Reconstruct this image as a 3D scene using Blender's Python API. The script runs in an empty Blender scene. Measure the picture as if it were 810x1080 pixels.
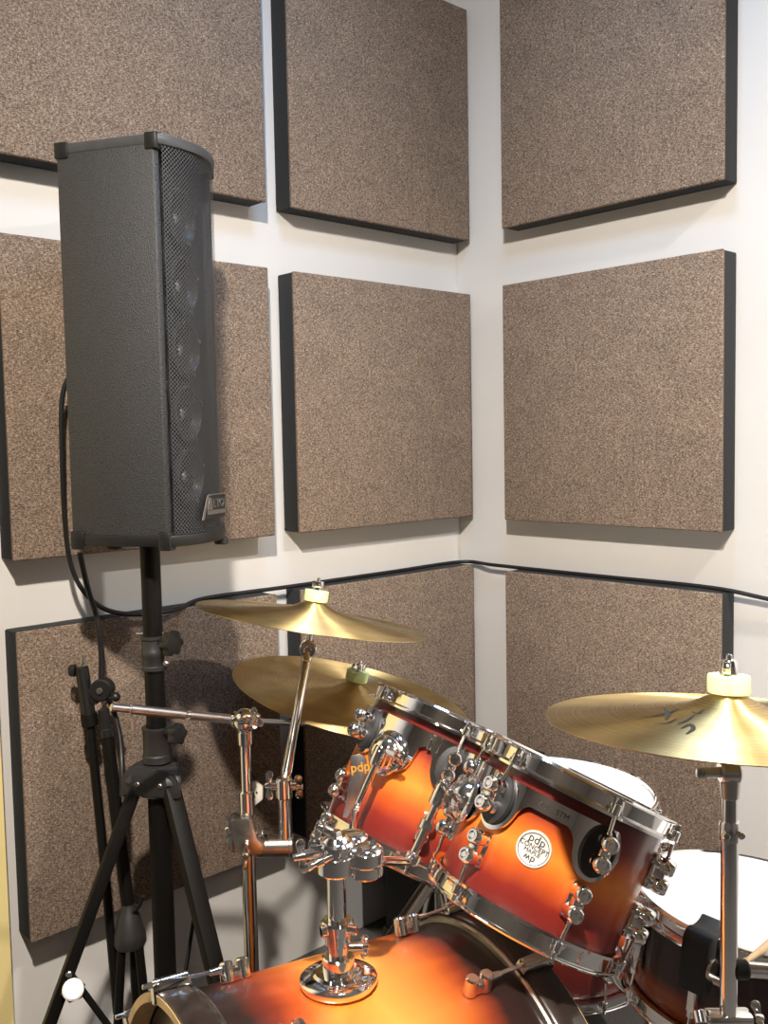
import bpy, bmesh, math, random
from mathutils import Vector, Matrix, Quaternion

V = Vector
PI = math.pi
sc = bpy.context.scene
COL = sc.collection
rnd = random.Random(7)

# ------------------------------------------------------------------ camera
F_PX = 1028.0
YAW, PITCH, ROLL = .7505, -.0725, -.0191
CAM = V((-2.0109, -1.8448, 1.2593))
FW = V((math.sin(YAW)*math.cos(PITCH), math.cos(YAW)*math.cos(PITCH), math.sin(PITCH)))
_r = V((math.cos(YAW), -math.sin(YAW), 0)); _u = _r.cross(FW)
RT = math.cos(ROLL)*_r + math.sin(ROLL)*_u
UP = -math.sin(ROLL)*_r + math.cos(ROLL)*_u
def at(x, y, d): return CAM + (FW + RT*((x-405)/F_PX) - UP*((y-540)/F_PX))*d
def px(p):
    q = V(p)-CAM; z = q.dot(FW); return (round(405+F_PX*q.dot(RT)/z, 1), round(540-F_PX*q.dot(UP)/z, 1), round(z, 3))

cam = bpy.data.cameras.new('camera'); co = bpy.data.objects.new('camera', cam); COL.objects.link(co)
cam.sensor_width = 36; cam.lens = 36*F_PX/1080; cam.clip_start = .02; cam.clip_end = 50
co.matrix_world = Matrix(((RT.x, UP.x, -FW.x, CAM.x), (RT.y, UP.y, -FW.y, CAM.y), (RT.z, UP.z, -FW.z, CAM.z), (0, 0, 0, 1)))
sc.camera = co

# ------------------------------------------------------------------ materials
def new_mat(name):
    m = bpy.data.materials.new(name); m.use_nodes = True
    nt = m.node_tree; b = nt.nodes['Principled BSDF']
    return m, nt, b
def N(nt, t, **kw):
    n = nt.nodes.new(t)
    for k, v in kw.items(): setattr(n, k, v)
    return n
def ramp(nt, stops, interp='LINEAR'):
    n = N(nt, 'ShaderNodeValToRGB'); cr = n.color_ramp; cr.interpolation = interp
    while len(cr.elements) < len(stops): cr.elements.new(.5)
    for e, (p, c) in zip(cr.elements, stops): e.position = p; e.color = (*c, 1)
    return n
def simple(name, col, rough=.5, metal=0., noise=0., nscale=60., bump=0., coat=0., spec=.5):
    m, nt, b = new_mat(name)
    b.inputs['Base Color'].default_value = (*col, 1); b.inputs['Roughness'].default_value = rough
    b.inputs['Metallic'].default_value = metal; b.inputs['Coat Weight'].default_value = coat
    b.inputs['Specular IOR Level'].default_value = spec
    if noise or bump:
        tc = N(nt, 'ShaderNodeTexCoord'); nz = N(nt, 'ShaderNodeTexNoise'); nz.inputs['Scale'].default_value = nscale; nz.inputs['Detail'].default_value = 4
        nt.links.new(tc.outputs['Object'], nz.inputs['Vector'])
        if noise:
            r = ramp(nt, [(.3, [c*(1-noise) for c in col]), (.7, [min(1, c*(1+noise)) for c in col])])
            nt.links.new(nz.outputs['Fac'], r.inputs['Fac']); nt.links.new(r.outputs['Color'], b.inputs['Base Color'])
        if bump:
            bp = N(nt, 'ShaderNodeBump'); bp.inputs['Strength'].default_value = bump; bp.inputs['Distance'].default_value = .002
            nt.links.new(nz.outputs['Fac'], bp.inputs['Height']); nt.links.new(bp.outputs['Normal'], b.inputs['Normal'])
    return m
def weave_mat():
    m, nt, b = new_mat('woven_fabric')
    tc = N(nt, 'ShaderNodeTexCoord')
    def nz(sx, sy, sz, det=2.):
        mp = N(nt, 'ShaderNodeMapping'); mp.inputs['Scale'].default_value = (sx, sy, sz)
        n = N(nt, 'ShaderNodeTexNoise'); n.inputs['Scale'].default_value = 1; n.inputs['Detail'].default_value = det; n.inputs['Roughness'].default_value = .6
        nt.links.new(tc.outputs['Object'], mp.inputs['Vector']); nt.links.new(mp.outputs['Vector'], n.inputs['Vector']); return n
    h = nz(170, 170, 800); v = nz(760, 760, 210); big = nz(14, 14, 14, 3.)
    mx = N(nt, 'ShaderNodeMath', operation='MULTIPLY_ADD'); mx.inputs[1].default_value = .62
    sc2 = N(nt, 'ShaderNodeMath', operation='MULTIPLY'); sc2.inputs[1].default_value = .38
    nt.links.new(v.outputs['Fac'], sc2.inputs[0]); nt.links.new(h.outputs['Fac'], mx.inputs[0]); nt.links.new(sc2.outputs[0], mx.inputs[2])
    r = ramp(nt, [(.35, (.042, .028, .021)), (.46, (.142, .105, .080)), (.55, (.24, .188, .148)), (.67, (.46, .385, .315))])
    nt.links.new(mx.outputs[0], r.inputs['Fac'])
    r2 = ramp(nt, [(.35, (.92, .92, .92)), (.65, (1.06, 1.04, 1.02))]); nt.links.new(big.outputs['Fac'], r2.inputs['Fac'])
    ml = N(nt, 'ShaderNodeMixRGB', blend_type='MULTIPLY'); ml.inputs['Fac'].default_value = 1
    nt.links.new(r.outputs['Color'], ml.inputs['Color1']); nt.links.new(r2.outputs['Color'], ml.inputs['Color2'])
    nt.links.new(ml.outputs['Color'], b.inputs['Base Color']); b.inputs['Roughness'].default_value = .95; b.inputs['Specular IOR Level'].default_value = .15
    bp = N(nt, 'ShaderNodeBump'); bp.inputs['Strength'].default_value = .5; bp.inputs['Distance'].default_value = .002
    nt.links.new(mx.outputs[0], bp.inputs['Height']); nt.links.new(bp.outputs['Normal'], b.inputs['Normal'])
    return m
def burst_mat(name, stops, rough=.3):
    """satin sunburst lacquer: colour bands along the drum's own axis (local z of the shell)"""
    m, nt, b = new_mat(name)
    tc = N(nt, 'ShaderNodeTexCoord'); sp = N(nt, 'ShaderNodeSeparateXYZ'); nt.links.new(tc.outputs['Generated'], sp.inputs[0])
    mp = N(nt, 'ShaderNodeMapping'); mp.inputs['Scale'].default_value = (22, 22, 5)
    nz = N(nt, 'ShaderNodeTexNoise'); nz.inputs['Scale'].default_value = 1; nz.inputs['Detail'].default_value = 4
    nt.links.new(tc.outputs['Object'], mp.inputs['Vector']); nt.links.new(mp.outputs['Vector'], nz.inputs['Vector'])
    ma = N(nt, 'ShaderNodeMath', operation='MULTIPLY_ADD'); ma.inputs[1].default_value = .10
    nt.links.new(nz.outputs['Fac'], ma.inputs[0])
    sb = N(nt, 'ShaderNodeMath', operation='SUBTRACT'); sb.inputs[1].default_value = .02
    nt.links.new(sp.outputs['Z'], sb.inputs[0]); nt.links.new(sb.outputs[0], ma.inputs[2])
    r = ramp(nt, stops); nt.links.new(ma.outputs[0], r.inputs['Fac'])
    nt.links.new(r.outputs['Color'], b.inputs['Base Color'])
    b.inputs['Roughness'].default_value = rough; b.inputs['Coat Weight'].default_value = .25; b.inputs['Coat Roughness'].default_value = .15
    return m
def cymbal_mat(name):
    m, nt, b = new_mat(name)
    tc = N(nt, 'ShaderNodeTexCoord'); sp = N(nt, 'ShaderNodeSeparateXYZ'); nt.links.new(tc.outputs['Object'], sp.inputs[0])
    cb = N(nt, 'ShaderNodeCombineXYZ'); nt.links.new(sp.outputs['X'], cb.inputs['X']); nt.links.new(sp.outputs['Y'], cb.inputs['Y'])
    ln = N(nt, 'ShaderNodeVectorMath', operation='LENGTH'); nt.links.new(cb.outputs[0], ln.inputs[0])
    nz = N(nt, 'ShaderNodeTexNoise', noise_dimensions='1D'); nz.inputs['Scale'].default_value = 420; nz.inputs['Detail'].default_value = 3
    nt.links.new(ln.outputs['Value'], nz.inputs['W'])
    n2 = N(nt, 'ShaderNodeTexNoise'); n2.inputs['Scale'].default_value = 16; n2.inputs['Detail'].default_value = 5
    nt.links.new(tc.outputs['Object'], n2.inputs['Vector'])
    r = ramp(nt, [(.32, (.50, .36, .15)), (.52, (.68, .52, .25)), (.72, (.82, .68, .40))])
    mx = N(nt, 'ShaderNodeMath', operation='MULTIPLY_ADD'); mx.inputs[1].default_value = .45
    m2 = N(nt, 'ShaderNodeMath', operation='MULTIPLY'); m2.inputs[1].default_value = .55
    nt.links.new(n2.outputs['Fac'], m2.inputs[0]); nt.links.new(nz.outputs['Fac'], mx.inputs[0]); nt.links.new(m2.outputs[0], mx.inputs[2])
    nt.links.new(mx.outputs[0], r.inputs['Fac']); nt.links.new(r.outputs['Color'], b.inputs['Base Color'])
    b.inputs['Metallic'].default_value = 1; b.inputs['Roughness'].default_value = .50
    b.inputs['Anisotropic'].default_value = .94; b.inputs['Anisotropic Rotation'].default_value = .25
    tg = N(nt, 'ShaderNodeTangent', direction_type='RADIAL', axis='Z'); nt.links.new(tg.outputs[0], b.inputs['Tangent'])
    bp = N(nt, 'ShaderNodeBump'); bp.inputs['Strength'].default_value = .25; bp.inputs['Distance'].default_value = .0006
    nt.links.new(nz.outputs['Fac'], bp.inputs['Height']); nt.links.new(bp.outputs['Normal'], b.inputs['Normal'])
    return m
def grille_mat():
    m, nt, b = new_mat('perforated_grille')
    tc = N(nt, 'ShaderNodeTexCoord')
    sp = N(nt, 'ShaderNodeSeparateXYZ'); nt.links.new(tc.outputs['UV'], sp.inputs[0])
    def mth(op, a, bb=None):
        n = N(nt, 'ShaderNodeMath', operation=op)
        for i, v in enumerate((a, bb)):
            if v is None: continue
            if isinstance(v, (int, float)): n.inputs[i].default_value = v
            else: nt.links.new(v, n.inputs[i])
        return n.outputs[0]
    P = .0072                                                        # hole pitch in metres; UV is in metres; staggered rows of round holes
    def lattice(ox, oy):
        u = mth('SUBTRACT', mth('FRACT', mth('ADD', mth('DIVIDE', sp.outputs['X'], P), ox)), .5)
        v = mth('SUBTRACT', mth('FRACT', mth('ADD', mth('DIVIDE', sp.outputs['Y'], P*1.0), oy)), .5)
        return mth('SQRT', mth('ADD', mth('MULTIPLY', u, u), mth('MULTIPLY', v, v)))
    d = mth('MINIMUM', lattice(0, 0), lattice(.5, .5))
    hole = mth('LESS_THAN', d, .27)
    tr = N(nt, 'ShaderNodeBsdfTransparent'); mx = N(nt, 'ShaderNodeMixShader')
    out = nt.nodes['Material Output']
    nt.links.new(hole, mx.inputs['Fac']); nt.links.new(b.outputs[0], mx.inputs[1]); nt.links.new(tr.outputs[0], mx.inputs[2]); nt.links.new(mx.outputs[0], out.inputs['Surface'])
    b.inputs['Base Color'].default_value = (.035, .036, .038, 1); b.inputs['Roughness'].default_value = .42
    return m

M_ = {}
M_['wall'] = simple('wall_paint', (.60, .595, .58), .72, noise=.025, nscale=2.5)
M_['ceil'] = simple('ceiling_paint', (.30, .30, .31), .9, noise=.02, nscale=3)
M_['floor'] = simple('floor_carpet', (.075, .07, .066), .95, noise=.25, nscale=220, bump=.4)
M_['rearwall'] = simple('dark_brown_wall', (.27, .24, .215), .9, noise=.1, nscale=3)
M_['yellow'] = simple('yellow_paint', (.66, .55, .25), .6, noise=.03, nscale=4)
M_['fabric'] = weave_mat()
M_['pframe'] = simple('panel_black_cloth', (.016, .018, .020), .85, noise=.2, nscale=300, bump=.2)
M_['vinyl'] = simple('black_textured_paint', (.026, .0275, .029), .55, noise=.5, nscale=420, bump=.8)
M_['blackplastic'] = simple('black_plastic', (.008, .008, .008), .42, noise=.1, nscale=90)
M_['blackmetal'] = simple('black_powder_coat', (.004, .0035, .003), .5, noise=.15, nscale=120, spec=.22)
M_['rubber'] = simple('black_rubber', (.016, .017, .018), .55, noise=.12, nscale=90)
M_['greyplastic'] = simple('dark_grey_nylon', (.020, .020, .021), .5, noise=.1, nscale=70)
M_['cable'] = simple('cable_rubber', (.008, .008, .009), .45, noise=.1, nscale=200)
M_['chrome'] = simple('polished_chrome', (.93, .925, .92), .07, 1, noise=.03, nscale=25)
M_['nickel'] = simple('brushed_nickel', (.60, .57, .53), .25, 1, noise=.06, nscale=60)
M_['steel'] = simple('satin_steel', (.55, .55, .56), .28, 1, noise=.05, nscale=60)
M_['white'] = simple('white_plastic', (.82, .80, .74), .4, noise=.03, nscale=40)
M_['felt'] = simple('pale_green_felt', (.66, .82, .44), .9, noise=.12, nscale=60, bump=.2)
M_['head'] = simple('coated_drum_head', (.90, .89, .86), .5, noise=.02, nscale=30)
M_['hoopblack'] = simple('black_lacquer', (.020, .014, .012), .3, noise=.2, nscale=50, coat=.4)
M_['tanwood'] = simple('natural_maple', (.60, .40, .19), .45, noise=.12, nscale=35)
M_['stick'] = simple('hickory', (.66, .47, .26), .5, noise=.1, nscale=50)
M_['badge'] = simple('badge_white_metal', (.78, .77, .74), .3, .25, noise=.03, nscale=60)
M_['ink'] = simple('black_ink', (.012, .012, .012), .5, noise=.05, nscale=50)
M_['orange'] = simple('orange_ink', (.85, .34, .02), .45, noise=.1, nscale=60)
M_['outlet'] = simple('outlet_plastic', (.55, .53, .47), .4, noise=.03, nscale=40)
M_['greycloth'] = simple('black_case_cloth', (.012, .014, .014), .7, noise=.2, nscale=150, bump=.2)
M_['cone'] = simple('driver_cone', (.03, .03, .032), .35, noise=.1, nscale=40)
dr, rd, og, am = (.030, .009, .007), (.21, .018, .011), (.62, .125, .016), (.80, .235, .030)
M_['tomburst'] = burst_mat('tom_sunburst', [(.03, dr), (.12, (.13, .012, .009)), (.24, rd), (.37, (.50, .08, .012)), (.52, am), (.64, og), (.76, rd), (.90, (.15, .012, .009)), (.98, dr)])
M_['bassburst'] = burst_mat('bass_sunburst', [(.03, (.014, .008, .008)), (.17, (.022, .010, .009)), (.22, (.20, .03, .012)), (.32, (.58, .13, .020)), (.52, (.90, .32, .055)), (.66, (.80, .22, .032)), (.76, (.48, .08, .014)), (.85, (.16, .022, .010)), (.94, (.020, .011, .010))])
M_['snareburst'] = burst_mat('snare_sunburst', [(.05, (.03, .008, .006)), (.18, (.40, .09, .02)), (.30, (.34, .07, .015)), (.42, (.05, .013, .009)), (.95, (.018, .007, .006))], .22)
M_['cymbal'] = cymbal_mat('hammered_brass')
M_['grille'] = grille_mat()
M_['beltrim'] = simple('speaker_rail', (.05, .052, .055), .38, noise=.1, nscale=60)

# ------------------------------------------------------------------ geometry helpers (all add to a bmesh)
def bm_(): return bmesh.new()
def frame(o, z, x=None):
    z = V(z).normalized()
    x = V(x) if x is not None else (V((1, 0, 0)) if abs(z.x) < .9 else V((0, 1, 0)))
    x = (x - z*x.dot(z)).normalized(); y = z.cross(x)
    return Matrix(((x.x, y.x, z.x, o[0]), (x.y, y.y, z.y, o[1]), (x.z, y.z, z.z, o[2]), (0, 0, 0, 1)))
def T(x, y, z): return Matrix.Translation((x, y, z))
I4 = Matrix.Identity(4)
def lathe(bm, M, prof, seg=32, closed=False, a0=0., a1=2*PI):
    """revolve [(r,z)] about local z"""
    full = abs(a1-a0-2*PI) < 1e-6; n = seg if full else seg+1; rings = []
    for r, z in prof:
        if r < 1e-7: rings.append([bm.verts.new(M @ V((0, 0, z)))])
        else: rings.append([bm.verts.new(M @ V((r*math.cos(a0+(a1-a0)*k/seg), r*math.sin(a0+(a1-a0)*k/seg), z))) for k in range(n)])
    pairs = list(zip(rings, rings[1:])) + ([(rings[-1], rings[0])] if closed else [])
    for A, B in pairs:
        for k in range(seg if full else seg):
            k2 = (k+1) % n if full else k+1
            if len(A) == 1 and len(B) == 1: continue
            if len(A) == 1: f = (A[0], B[k2], B[k])
            elif len(B) == 1: f = (A[k], A[k2], B[0])
            else: f = (A[k], A[k2], B[k2], B[k])
            try: bm.faces.new(f)
            except ValueError: pass
    return bm
def cyl(bm, p0, p1, r0, r1=None, seg=24, bev=0.):
    p0, p1 = V(p0), V(p1); r1 = r0 if r1 is None else r1; L = (p1-p0).length
    b = min(bev, r0*.9, r1*.9, L*.45)
    prof = [(0, 0), (r0-b, 0), (r0, b), (r1, L-b), (r1-b, L), (0, L)] if b else [(0, 0), (r0, 0), (r1, L), (0, L)]
    return lathe(bm, frame(p0, p1-p0), prof, seg)
def sphere(bm, c, r, seg=20, scale=(1, 1, 1), M=None):
    mt = (M or T(*c)) @ Matrix.Diagonal((*scale, 1))
    bmesh.ops.create_uvsphere(bm, u_segments=seg, v_segments=seg//2+2, radius=r, matrix=mt); return bm
def box(bm, M, sx, sy, sz, bev=0., seg=2):
    t = bmesh.new(); bmesh.ops.create_cube(t, size=1, matrix=Matrix.Diagonal((sx, sy, sz, 1)))
    if bev: bmesh.ops.bevel(t, geom=t.edges[:], offset=bev, segments=seg, profile=.5, affect='EDGES')
    t.transform(M); merge(bm, t); return bm
def merge(bm, t):
    me = bpy.data.meshes.new('tmp'); t.to_mesh(me); t.free(); bm.from_mesh(me); bpy.data.meshes.remove(me)
def prism(bm, M, pts, z0, z1, bev=0.):
    t = bmesh.new()
    lo = [t.verts.new((x, y, z0)) for x, y in pts]; hi = [t.verts.new((x, y, z1)) for x, y in pts]
    t.faces.new(lo[::-1]); t.faces.new(hi)
    for k in range(len(pts)):
        k2 = (k+1) % len(pts); t.faces.new((lo[k], lo[k2], hi[k2], hi[k]))
    bmesh.ops.recalc_face_normals(t, faces=t.faces[:])
    if bev: bmesh.ops.bevel(t, geom=[e for e in t.edges if abs(e.calc_face_angle(0)) > .6], offset=bev, segments=2, profile=.5, affect='EDGES')
    t.transform(M); merge(bm, t); return bm
def smoothpath(pts, n=8):
    """Catmull-Rom through the points"""
    P = [V(p) for p in pts]; P = [2*P[0]-P[1]] + P + [2*P[-1]-P[-2]]; out = []
    for i in range(1, len(P)-2):
        for k in range(n):
            t = k/n; a, b, c, d = P[i-1:i+3]
            out.append(.5*((2*b)+(c-a)*t+(2*a-5*b+4*c-d)*t*t+(3*b-a-3*c+d)*t*t*t))
    return out+[P[-2]]
def fillet(pts, rad, n=6):
    """polyline with rounded corners"""
    P = [V(p) for p in pts]; out = [P[0]]
    for a, b, c in zip(P, P[1:], P[2:]):
        u, w = (a-b), (c-b); k = min(rad, u.length*.45, w.length*.45); u.normalize(); w.normalize()
        for i in range(n+1):
            t = i/n; out.append((1-t)**2*(b+u*k)+2*t*(1-t)*b+t*t*(b+w*k))
    return out+[P[-1]]
def tube(bm, pts, r, seg=12, caps=True, closed=False):
    P = [V(p) for p in pts]; n = len(P); rs = r if isinstance(r, (list, tuple)) else [r]*n
    tg = []
    for i in range(n):
        a, b = (P[(i-1) % n], P[(i+1) % n]) if closed else (P[max(i-1, 0)], P[min(i+1, n-1)])
        tg.append((b-a).normalized())
    t0 = tg[0]; nx = (V((0, 0, 1)) if abs(t0.z) < .9 else V((1, 0, 0))); nx = (nx-t0*nx.dot(t0)).normalized(); rings = []
    for i in range(n):
        if i: nx = (tg[i-1].rotation_difference(tg[i]) @ nx); nx = (nx-tg[i]*nx.dot(tg[i])).normalized()
        ny = tg[i].cross(nx)
        rings.append([bm.verts.new(P[i]+rs[i]*(math.cos(2*PI*k/seg)*nx+math.sin(2*PI*k/seg)*ny)) for k in range(seg)])
    for i in range(n if closed else n-1):
        A, B = rings[i], rings[(i+1) % n]
        for k in range(seg): bm.faces.new((A[k], A[(k+1) % seg], B[(k+1) % seg], B[k]))
    if caps and not closed:
        bm.faces.new(rings[0][::-1]); bm.faces.new(rings[-1])
    return bm
def flatbar(bm, p0, p1, w, th, side, bev=.001):
    p0, p1 = V(p0), V(p1); M = frame((p0+p1)/2, p1-p0, side)
    return box(bm, M, w, th, (p1-p0).length, bev)
def wing(bm, c, axis, up, s=.014, L=.012, th=.005):
    """wing nut: boss on axis and two rounded ears along up"""
    c, axis = V(c), V(axis).normalized(); up = V(up); up = (up-axis*up.dot(axis)).normalized()
    cyl(bm, c, c+axis*L, s*.42, s*.34, 16, .001)
    for sg in (1, -1):
        Mx = frame(c+axis*L*.55+up*sg*s*.80, axis.cross(up), up)
        out = [(-s*.55, -s*.20)] + [(s*.32+s*.42*math.cos(a), s*.44*math.sin(a)+s*.12) for a in [(-.62+1.24*k/8)*PI*.9 for k in range(9)]] + [(-s*.55, s*.26)]
        out = [(x, y) if sg > 0 else (x, y) for x, y in out]
        Mx = frame(c+axis*L*.55+up*sg*s*.80, axis.cross(up*sg), up*sg)
        prism(bm, Mx, out, -th/2, th/2, .0008)
    return bm
def knob(bm, c, axis, r=.016, L=.018, lobes=5):
    M = frame(c, axis); pts = []
    for k in range(40):
        a = 2*PI*k/40; rr = r*(.88+.12*math.cos(lobes*a)); pts.append((rr*math.cos(a), rr*math.sin(a)))
    prism(bm, M, pts, 0, L, .002); cyl(bm, M @ V((0, 0, -.012)), M @ V((0, 0, 0)), r*.42, r*.6, 14)
    return bm
def ringprof(r, w, z0, z1, b=.0015):
    """closed profile of a tube wall, r outer, w wall"""
    return [(r-w, z0), (r-b, z0), (r, z0+b), (r, z1-b), (r-b, z1), (r-w, z1)]

# ------------------------------------------------------------------ object helpers
WM = {}
def finish(name, bm, mat, sharp=38., recalc=True):
    if recalc: bmesh.ops.recalc_face_normals(bm, faces=bm.faces[:])
    me = bpy.data.meshes.new(name); bm.to_mesh(me); bm.free()
    me.materials.append(M_[mat] if isinstance(mat, str) else mat)
    me.shade_smooth(); me.set_sharp_from_angle(angle=math.radians(sharp))
    o = bpy.data.objects.new(name, me); COL.objects.link(o); return o
def thing(name, label, cat, M, group=None):
    o = bpy.data.objects.new(name, None); COL.objects.link(o); o.empty_display_size = .05
    M = M if isinstance(M, Matrix) else T(*M)
    o.matrix_world = M; WM[o.name] = M.copy(); o['label'] = label; o['category'] = cat
    if group: o['group'] = group
    return o
def part(name, bm, mat, parent, label=None, sharp=38.):
    """mesh given in world space becomes a child of parent"""
    Mp = WM[parent.name]; bm.transform(Mp.inverted()); o = finish(name, bm, mat, sharp)
    o.parent = parent; WM[o.name] = Mp.copy()
    if label: o['label'] = label
    return o
def single(name, bm, mat, label, cat, M, group=None, sharp=38.):
    M = M if isinstance(M, Matrix) else T(*M)
    bm.transform(M.inverted()); o = finish(name, bm, mat, sharp); o.matrix_world = M; WM[o.name] = M.copy()
    o['label'] = label; o['category'] = cat
    if group: o['group'] = group
    return o
def struct(name, bm, mat):
    o = finish(name, bm, mat); o['kind'] = 'structure'; WM[o.name] = I4.copy(); return o
def dup(root, M, label):
    r = root.copy(); COL.objects.link(r); r.matrix_world = M; r['label'] = label
    for ch in list(root.children):
        c = ch.copy(); COL.objects.link(c); c.parent = r
        for g in list(ch.children):
            d = g.copy(); COL.objects.link(d); d.parent = c
    return r
def text_bm(s, size, M, ext=.0006, sx=1.):
    cu = bpy.data.curves.new('txt', 'FONT'); cu.body = s; cu.size = size; cu.align_x = 'CENTER'; cu.align_y = 'CENTER'; cu.extrude = ext/2
    cu.resolution_u = 3
    o = bpy.data.objects.new('txt', cu); COL.objects.link(o)
    dg = bpy.context.evaluated_depsgraph_get(); me = bpy.data.meshes.new_from_object(o.evaluated_get(dg))
    bm = bmesh.new(); bm.from_mesh(me); bpy.data.objects.remove(o); bpy.data.curves.remove(cu); bpy.data.meshes.remove(me)
    bm.transform(M @ Matrix.Diagonal((sx, 1, 1, 1))); return bm
def add(bm, t): merge(bm, t); return bm

# ------------------------------------------------------------------ room
H = 2.66; X0, Y0 = -3.9, -4.0
def slab(name, lo, hi, mat):
    lo, hi = V(lo), V(hi); b = bm_(); s = hi-lo; box(b, T(*((lo+hi)/2)), s.x, s.y, s.z); return struct(name, b, mat)
slab('floor', (X0, Y0, -.06), (0, 0, 0), 'floor')
slab('ceiling', (X0, Y0, H), (0, 0, H+.06), 'ceil')
slab('wall_left', (X0, 0, 0), (0, .08, H), 'wall')
slab('wall_right', (0, Y0, 0), (.08, .08, H), 'wall')
slab('wall_rear', (X0, Y0-.08, 0), (.08, Y0, H), 'rearwall')
slab('wall_far_left', (X0-.08, Y0-.08, 0), (X0, .08, H), 'rearwall')
slab('trim_1', (-1.75, -.045, 0), (-1.323, 0, 1.9), 'yellow')

# ------------------------------------------------------------------ acoustic panels
TH = .0636
def make_panel(w, h, name, label):
    """panel in local space: x across, y = 0 at the wall, front at y=-TH, z=0 bottom"""
    t = thing(name, label, 'acoustic panel', I4, 'fabric acoustic panels on the two walls')
    b = bm_(); box(b, T(0, -(TH-.005)/2, h/2), w-.002, TH-.005, h-.002, .004)
    part('frame', b, 'pframe', t, 'black frame sides')
    b = bm_(); bmesh.ops.create_cube(b, size=1, matrix=T(0, -TH+.005, h/2) @ Matrix.Diagonal((w, .010, h, 1)))
    bmesh.ops.bevel(b, geom=b.edges[:], offset=.0035, segments=3, profile=.5, affect='EDGES')
    part('fabric_face', b, 'fabric', t, 'brown woven fabric front')
    return t
rows = [(1.7917, .600, 'top'), (1.05, .600, 'middle'), (.3164, .597, 'bottom')]
def MR(s, z): return Matrix.Translation((0, -s, z)) @ Matrix.Rotation(-PI/2, 4, 'Z')     # right wall faces -x
LABEL = {
 ('a', 0): 'brown fabric acoustic panel above the black column speaker, cut by the picture top',
 ('b', 0): 'brown fabric acoustic panel in the top row, left of the room corner',
 ('r', 0): 'greyish brown acoustic panel in the top row, right of the room corner',
 ('a', 1): 'brown fabric acoustic panel directly behind the black column speaker',
 ('b', 1): 'brown acoustic panel fully in view between column speaker and room corner',
 ('r', 1): 'brown acoustic panel in the middle row on the right wall',
 ('a', 2): 'brown acoustic panel behind the speaker tripod and black microphone stand',
 ('b', 2): 'brown acoustic panel behind the cymbals and the farther tom, left of the corner',
 ('r', 2): 'brown acoustic panel low on the right wall behind the right-hand cymbal'}
pw = .6017; p0 = make_panel(pw, .600, 'acoustic_panel', LABEL[('a', 0)])
first = True
for col, s in (('a', .989), ('b', .3159), ('r', .5147)):
    for k, (z, h, nm) in enumerate(rows):
        M = MR(s, z) if col == 'r' else T(-s, 0, z)
        if first: p0.matrix_world = M; WM[p0.name] = M; first = False; continue
        dup(p0, M, LABEL[(col, k)])

# ------------------------------------------------------------------ column speaker
ux = V((math.cos(.532), math.sin(.532), 0))       # along the front, left to right
uy = V((-math.sin(.532), math.cos(.532), 0))      # from front to back
SW, SD, SH = .204, .186, .677
S0 = V((-1.169, -.415, 1.089))             # front-left bottom corner
MS = Matrix(((ux.x, uy.x, 0, S0.x), (ux.y, uy.y, 0, S0.y), (0, 0, 1, S0.z), (0, 0, 0, 1)))
spk = thing('column_speaker', 'tall black column loudspeaker with perforated grille on the tripod stand', 'speaker', MS @ T(SW/2, SD/2, 0))
def front_y(x): return -.032*(1-((x-SW/2)/(SW/2))**2)    # bowed front
nx = 14
def plan(inset, y_in=0., bow=1.):
    pts = [(SW-inset, SD-inset), (inset, SD-inset), (inset, y_in)]
    for k in range(nx+1):
        x = inset+(SW-2*inset)*k/nx; pts.append((x, y_in+bow*front_y(x)))
    pts.append((SW-inset, y_in)); return pts
b = bm_()   # cabinet shell: side walls, back, baffle behind the grille
prism(b, MS, [(SW, SD), (0, SD), (0, .004), (.012, .000), (.018, .014), (SW-.018, .014), (SW-.012, 0), (SW, .004)], .018, SH-.016, .003)
cab = part('cabinet', b, 'vinyl', spk, 'grey-black textured cabinet')
def rail(z0, z1, inset):
    b = bm_(); prism(b, MS, [(SW-inset, SD-inset), (inset, SD-inset)]+[(inset+(SW-2*inset)*k/nx, inset*.2+1.08*front_y(inset+(SW-2*inset)*k/nx)-.002) for k in range(nx+1)], z0, z1, .004); return b
part('top_cap', rail(SH-.018, SH, -.001), 'beltrim', spk)
part('bottom_cap', rail(0, .020, -.001), 'blackplastic', spk)
# grille: bowed perforated sheet
b = bm_(); uvl = b.loops.layers.uv.new('UVMap'); g = []
for j in range(2):
    z = .020 if j == 0 else SH-.018; row = []; s = 0; pr = None
    for k in range(25):
        x = .010+(SW-.020)*k/24; p = V((x, front_y(x)-.001+.002, z))
        if pr is not None: s += (p-pr).length if j == 0 else (V((p.x, p.y, 0))-V((pr.x, pr.y, 0))).length
        row.append((b.verts.new(MS @ p), s)); pr = p
    g.append(row)
for k in range(24):
    f = b.faces.new((g[0][k][0], g[0][k+1][0], g[1][k+1][0], g[1][k][0]))
    for lp, (ss, zz) in zip(f.loops, ((g[0][k][1], 0), (g[0][k+1][1], 0), (g[1][k+1][1], SH-.038), (g[1][k][1], SH-.038))): lp[uvl].uv = (ss, zz)
part('grille', b, 'grille', spk, 'black perforated metal grille')
# drivers behind it
for z in (.115, .225, .335, .445, .560):
    Mx = MS @ T(SW/2-.012, .010, z) @ Matrix.Rotation(PI/2, 4, 'X')
    b = bm_(); lathe(b, Mx, [(.050, .000), (.050, .007), (.044, .009), (.041, .004), (.030, -.006), (.016, -.014), (.0, -.014)], 32)
    d = part('driver', b, 'cone', spk)
    b = bm_(); lathe(b, Mx, [(.017, -.013), (.014, -.006), (.008, -.002), (0, -.001)], 24); part('dust_cap', b, 'steel', d)
    for a in (.4, 1.97, 3.54, 5.11):
        b = bm_(); cyl(b, Mx @ V((.047*math.cos(a), .047*math.sin(a), .006)), Mx @ V((.047*math.cos(a), .047*math.sin(a), .011)), .0035, seg=8); part('screw', b, 'steel', d)
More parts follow.
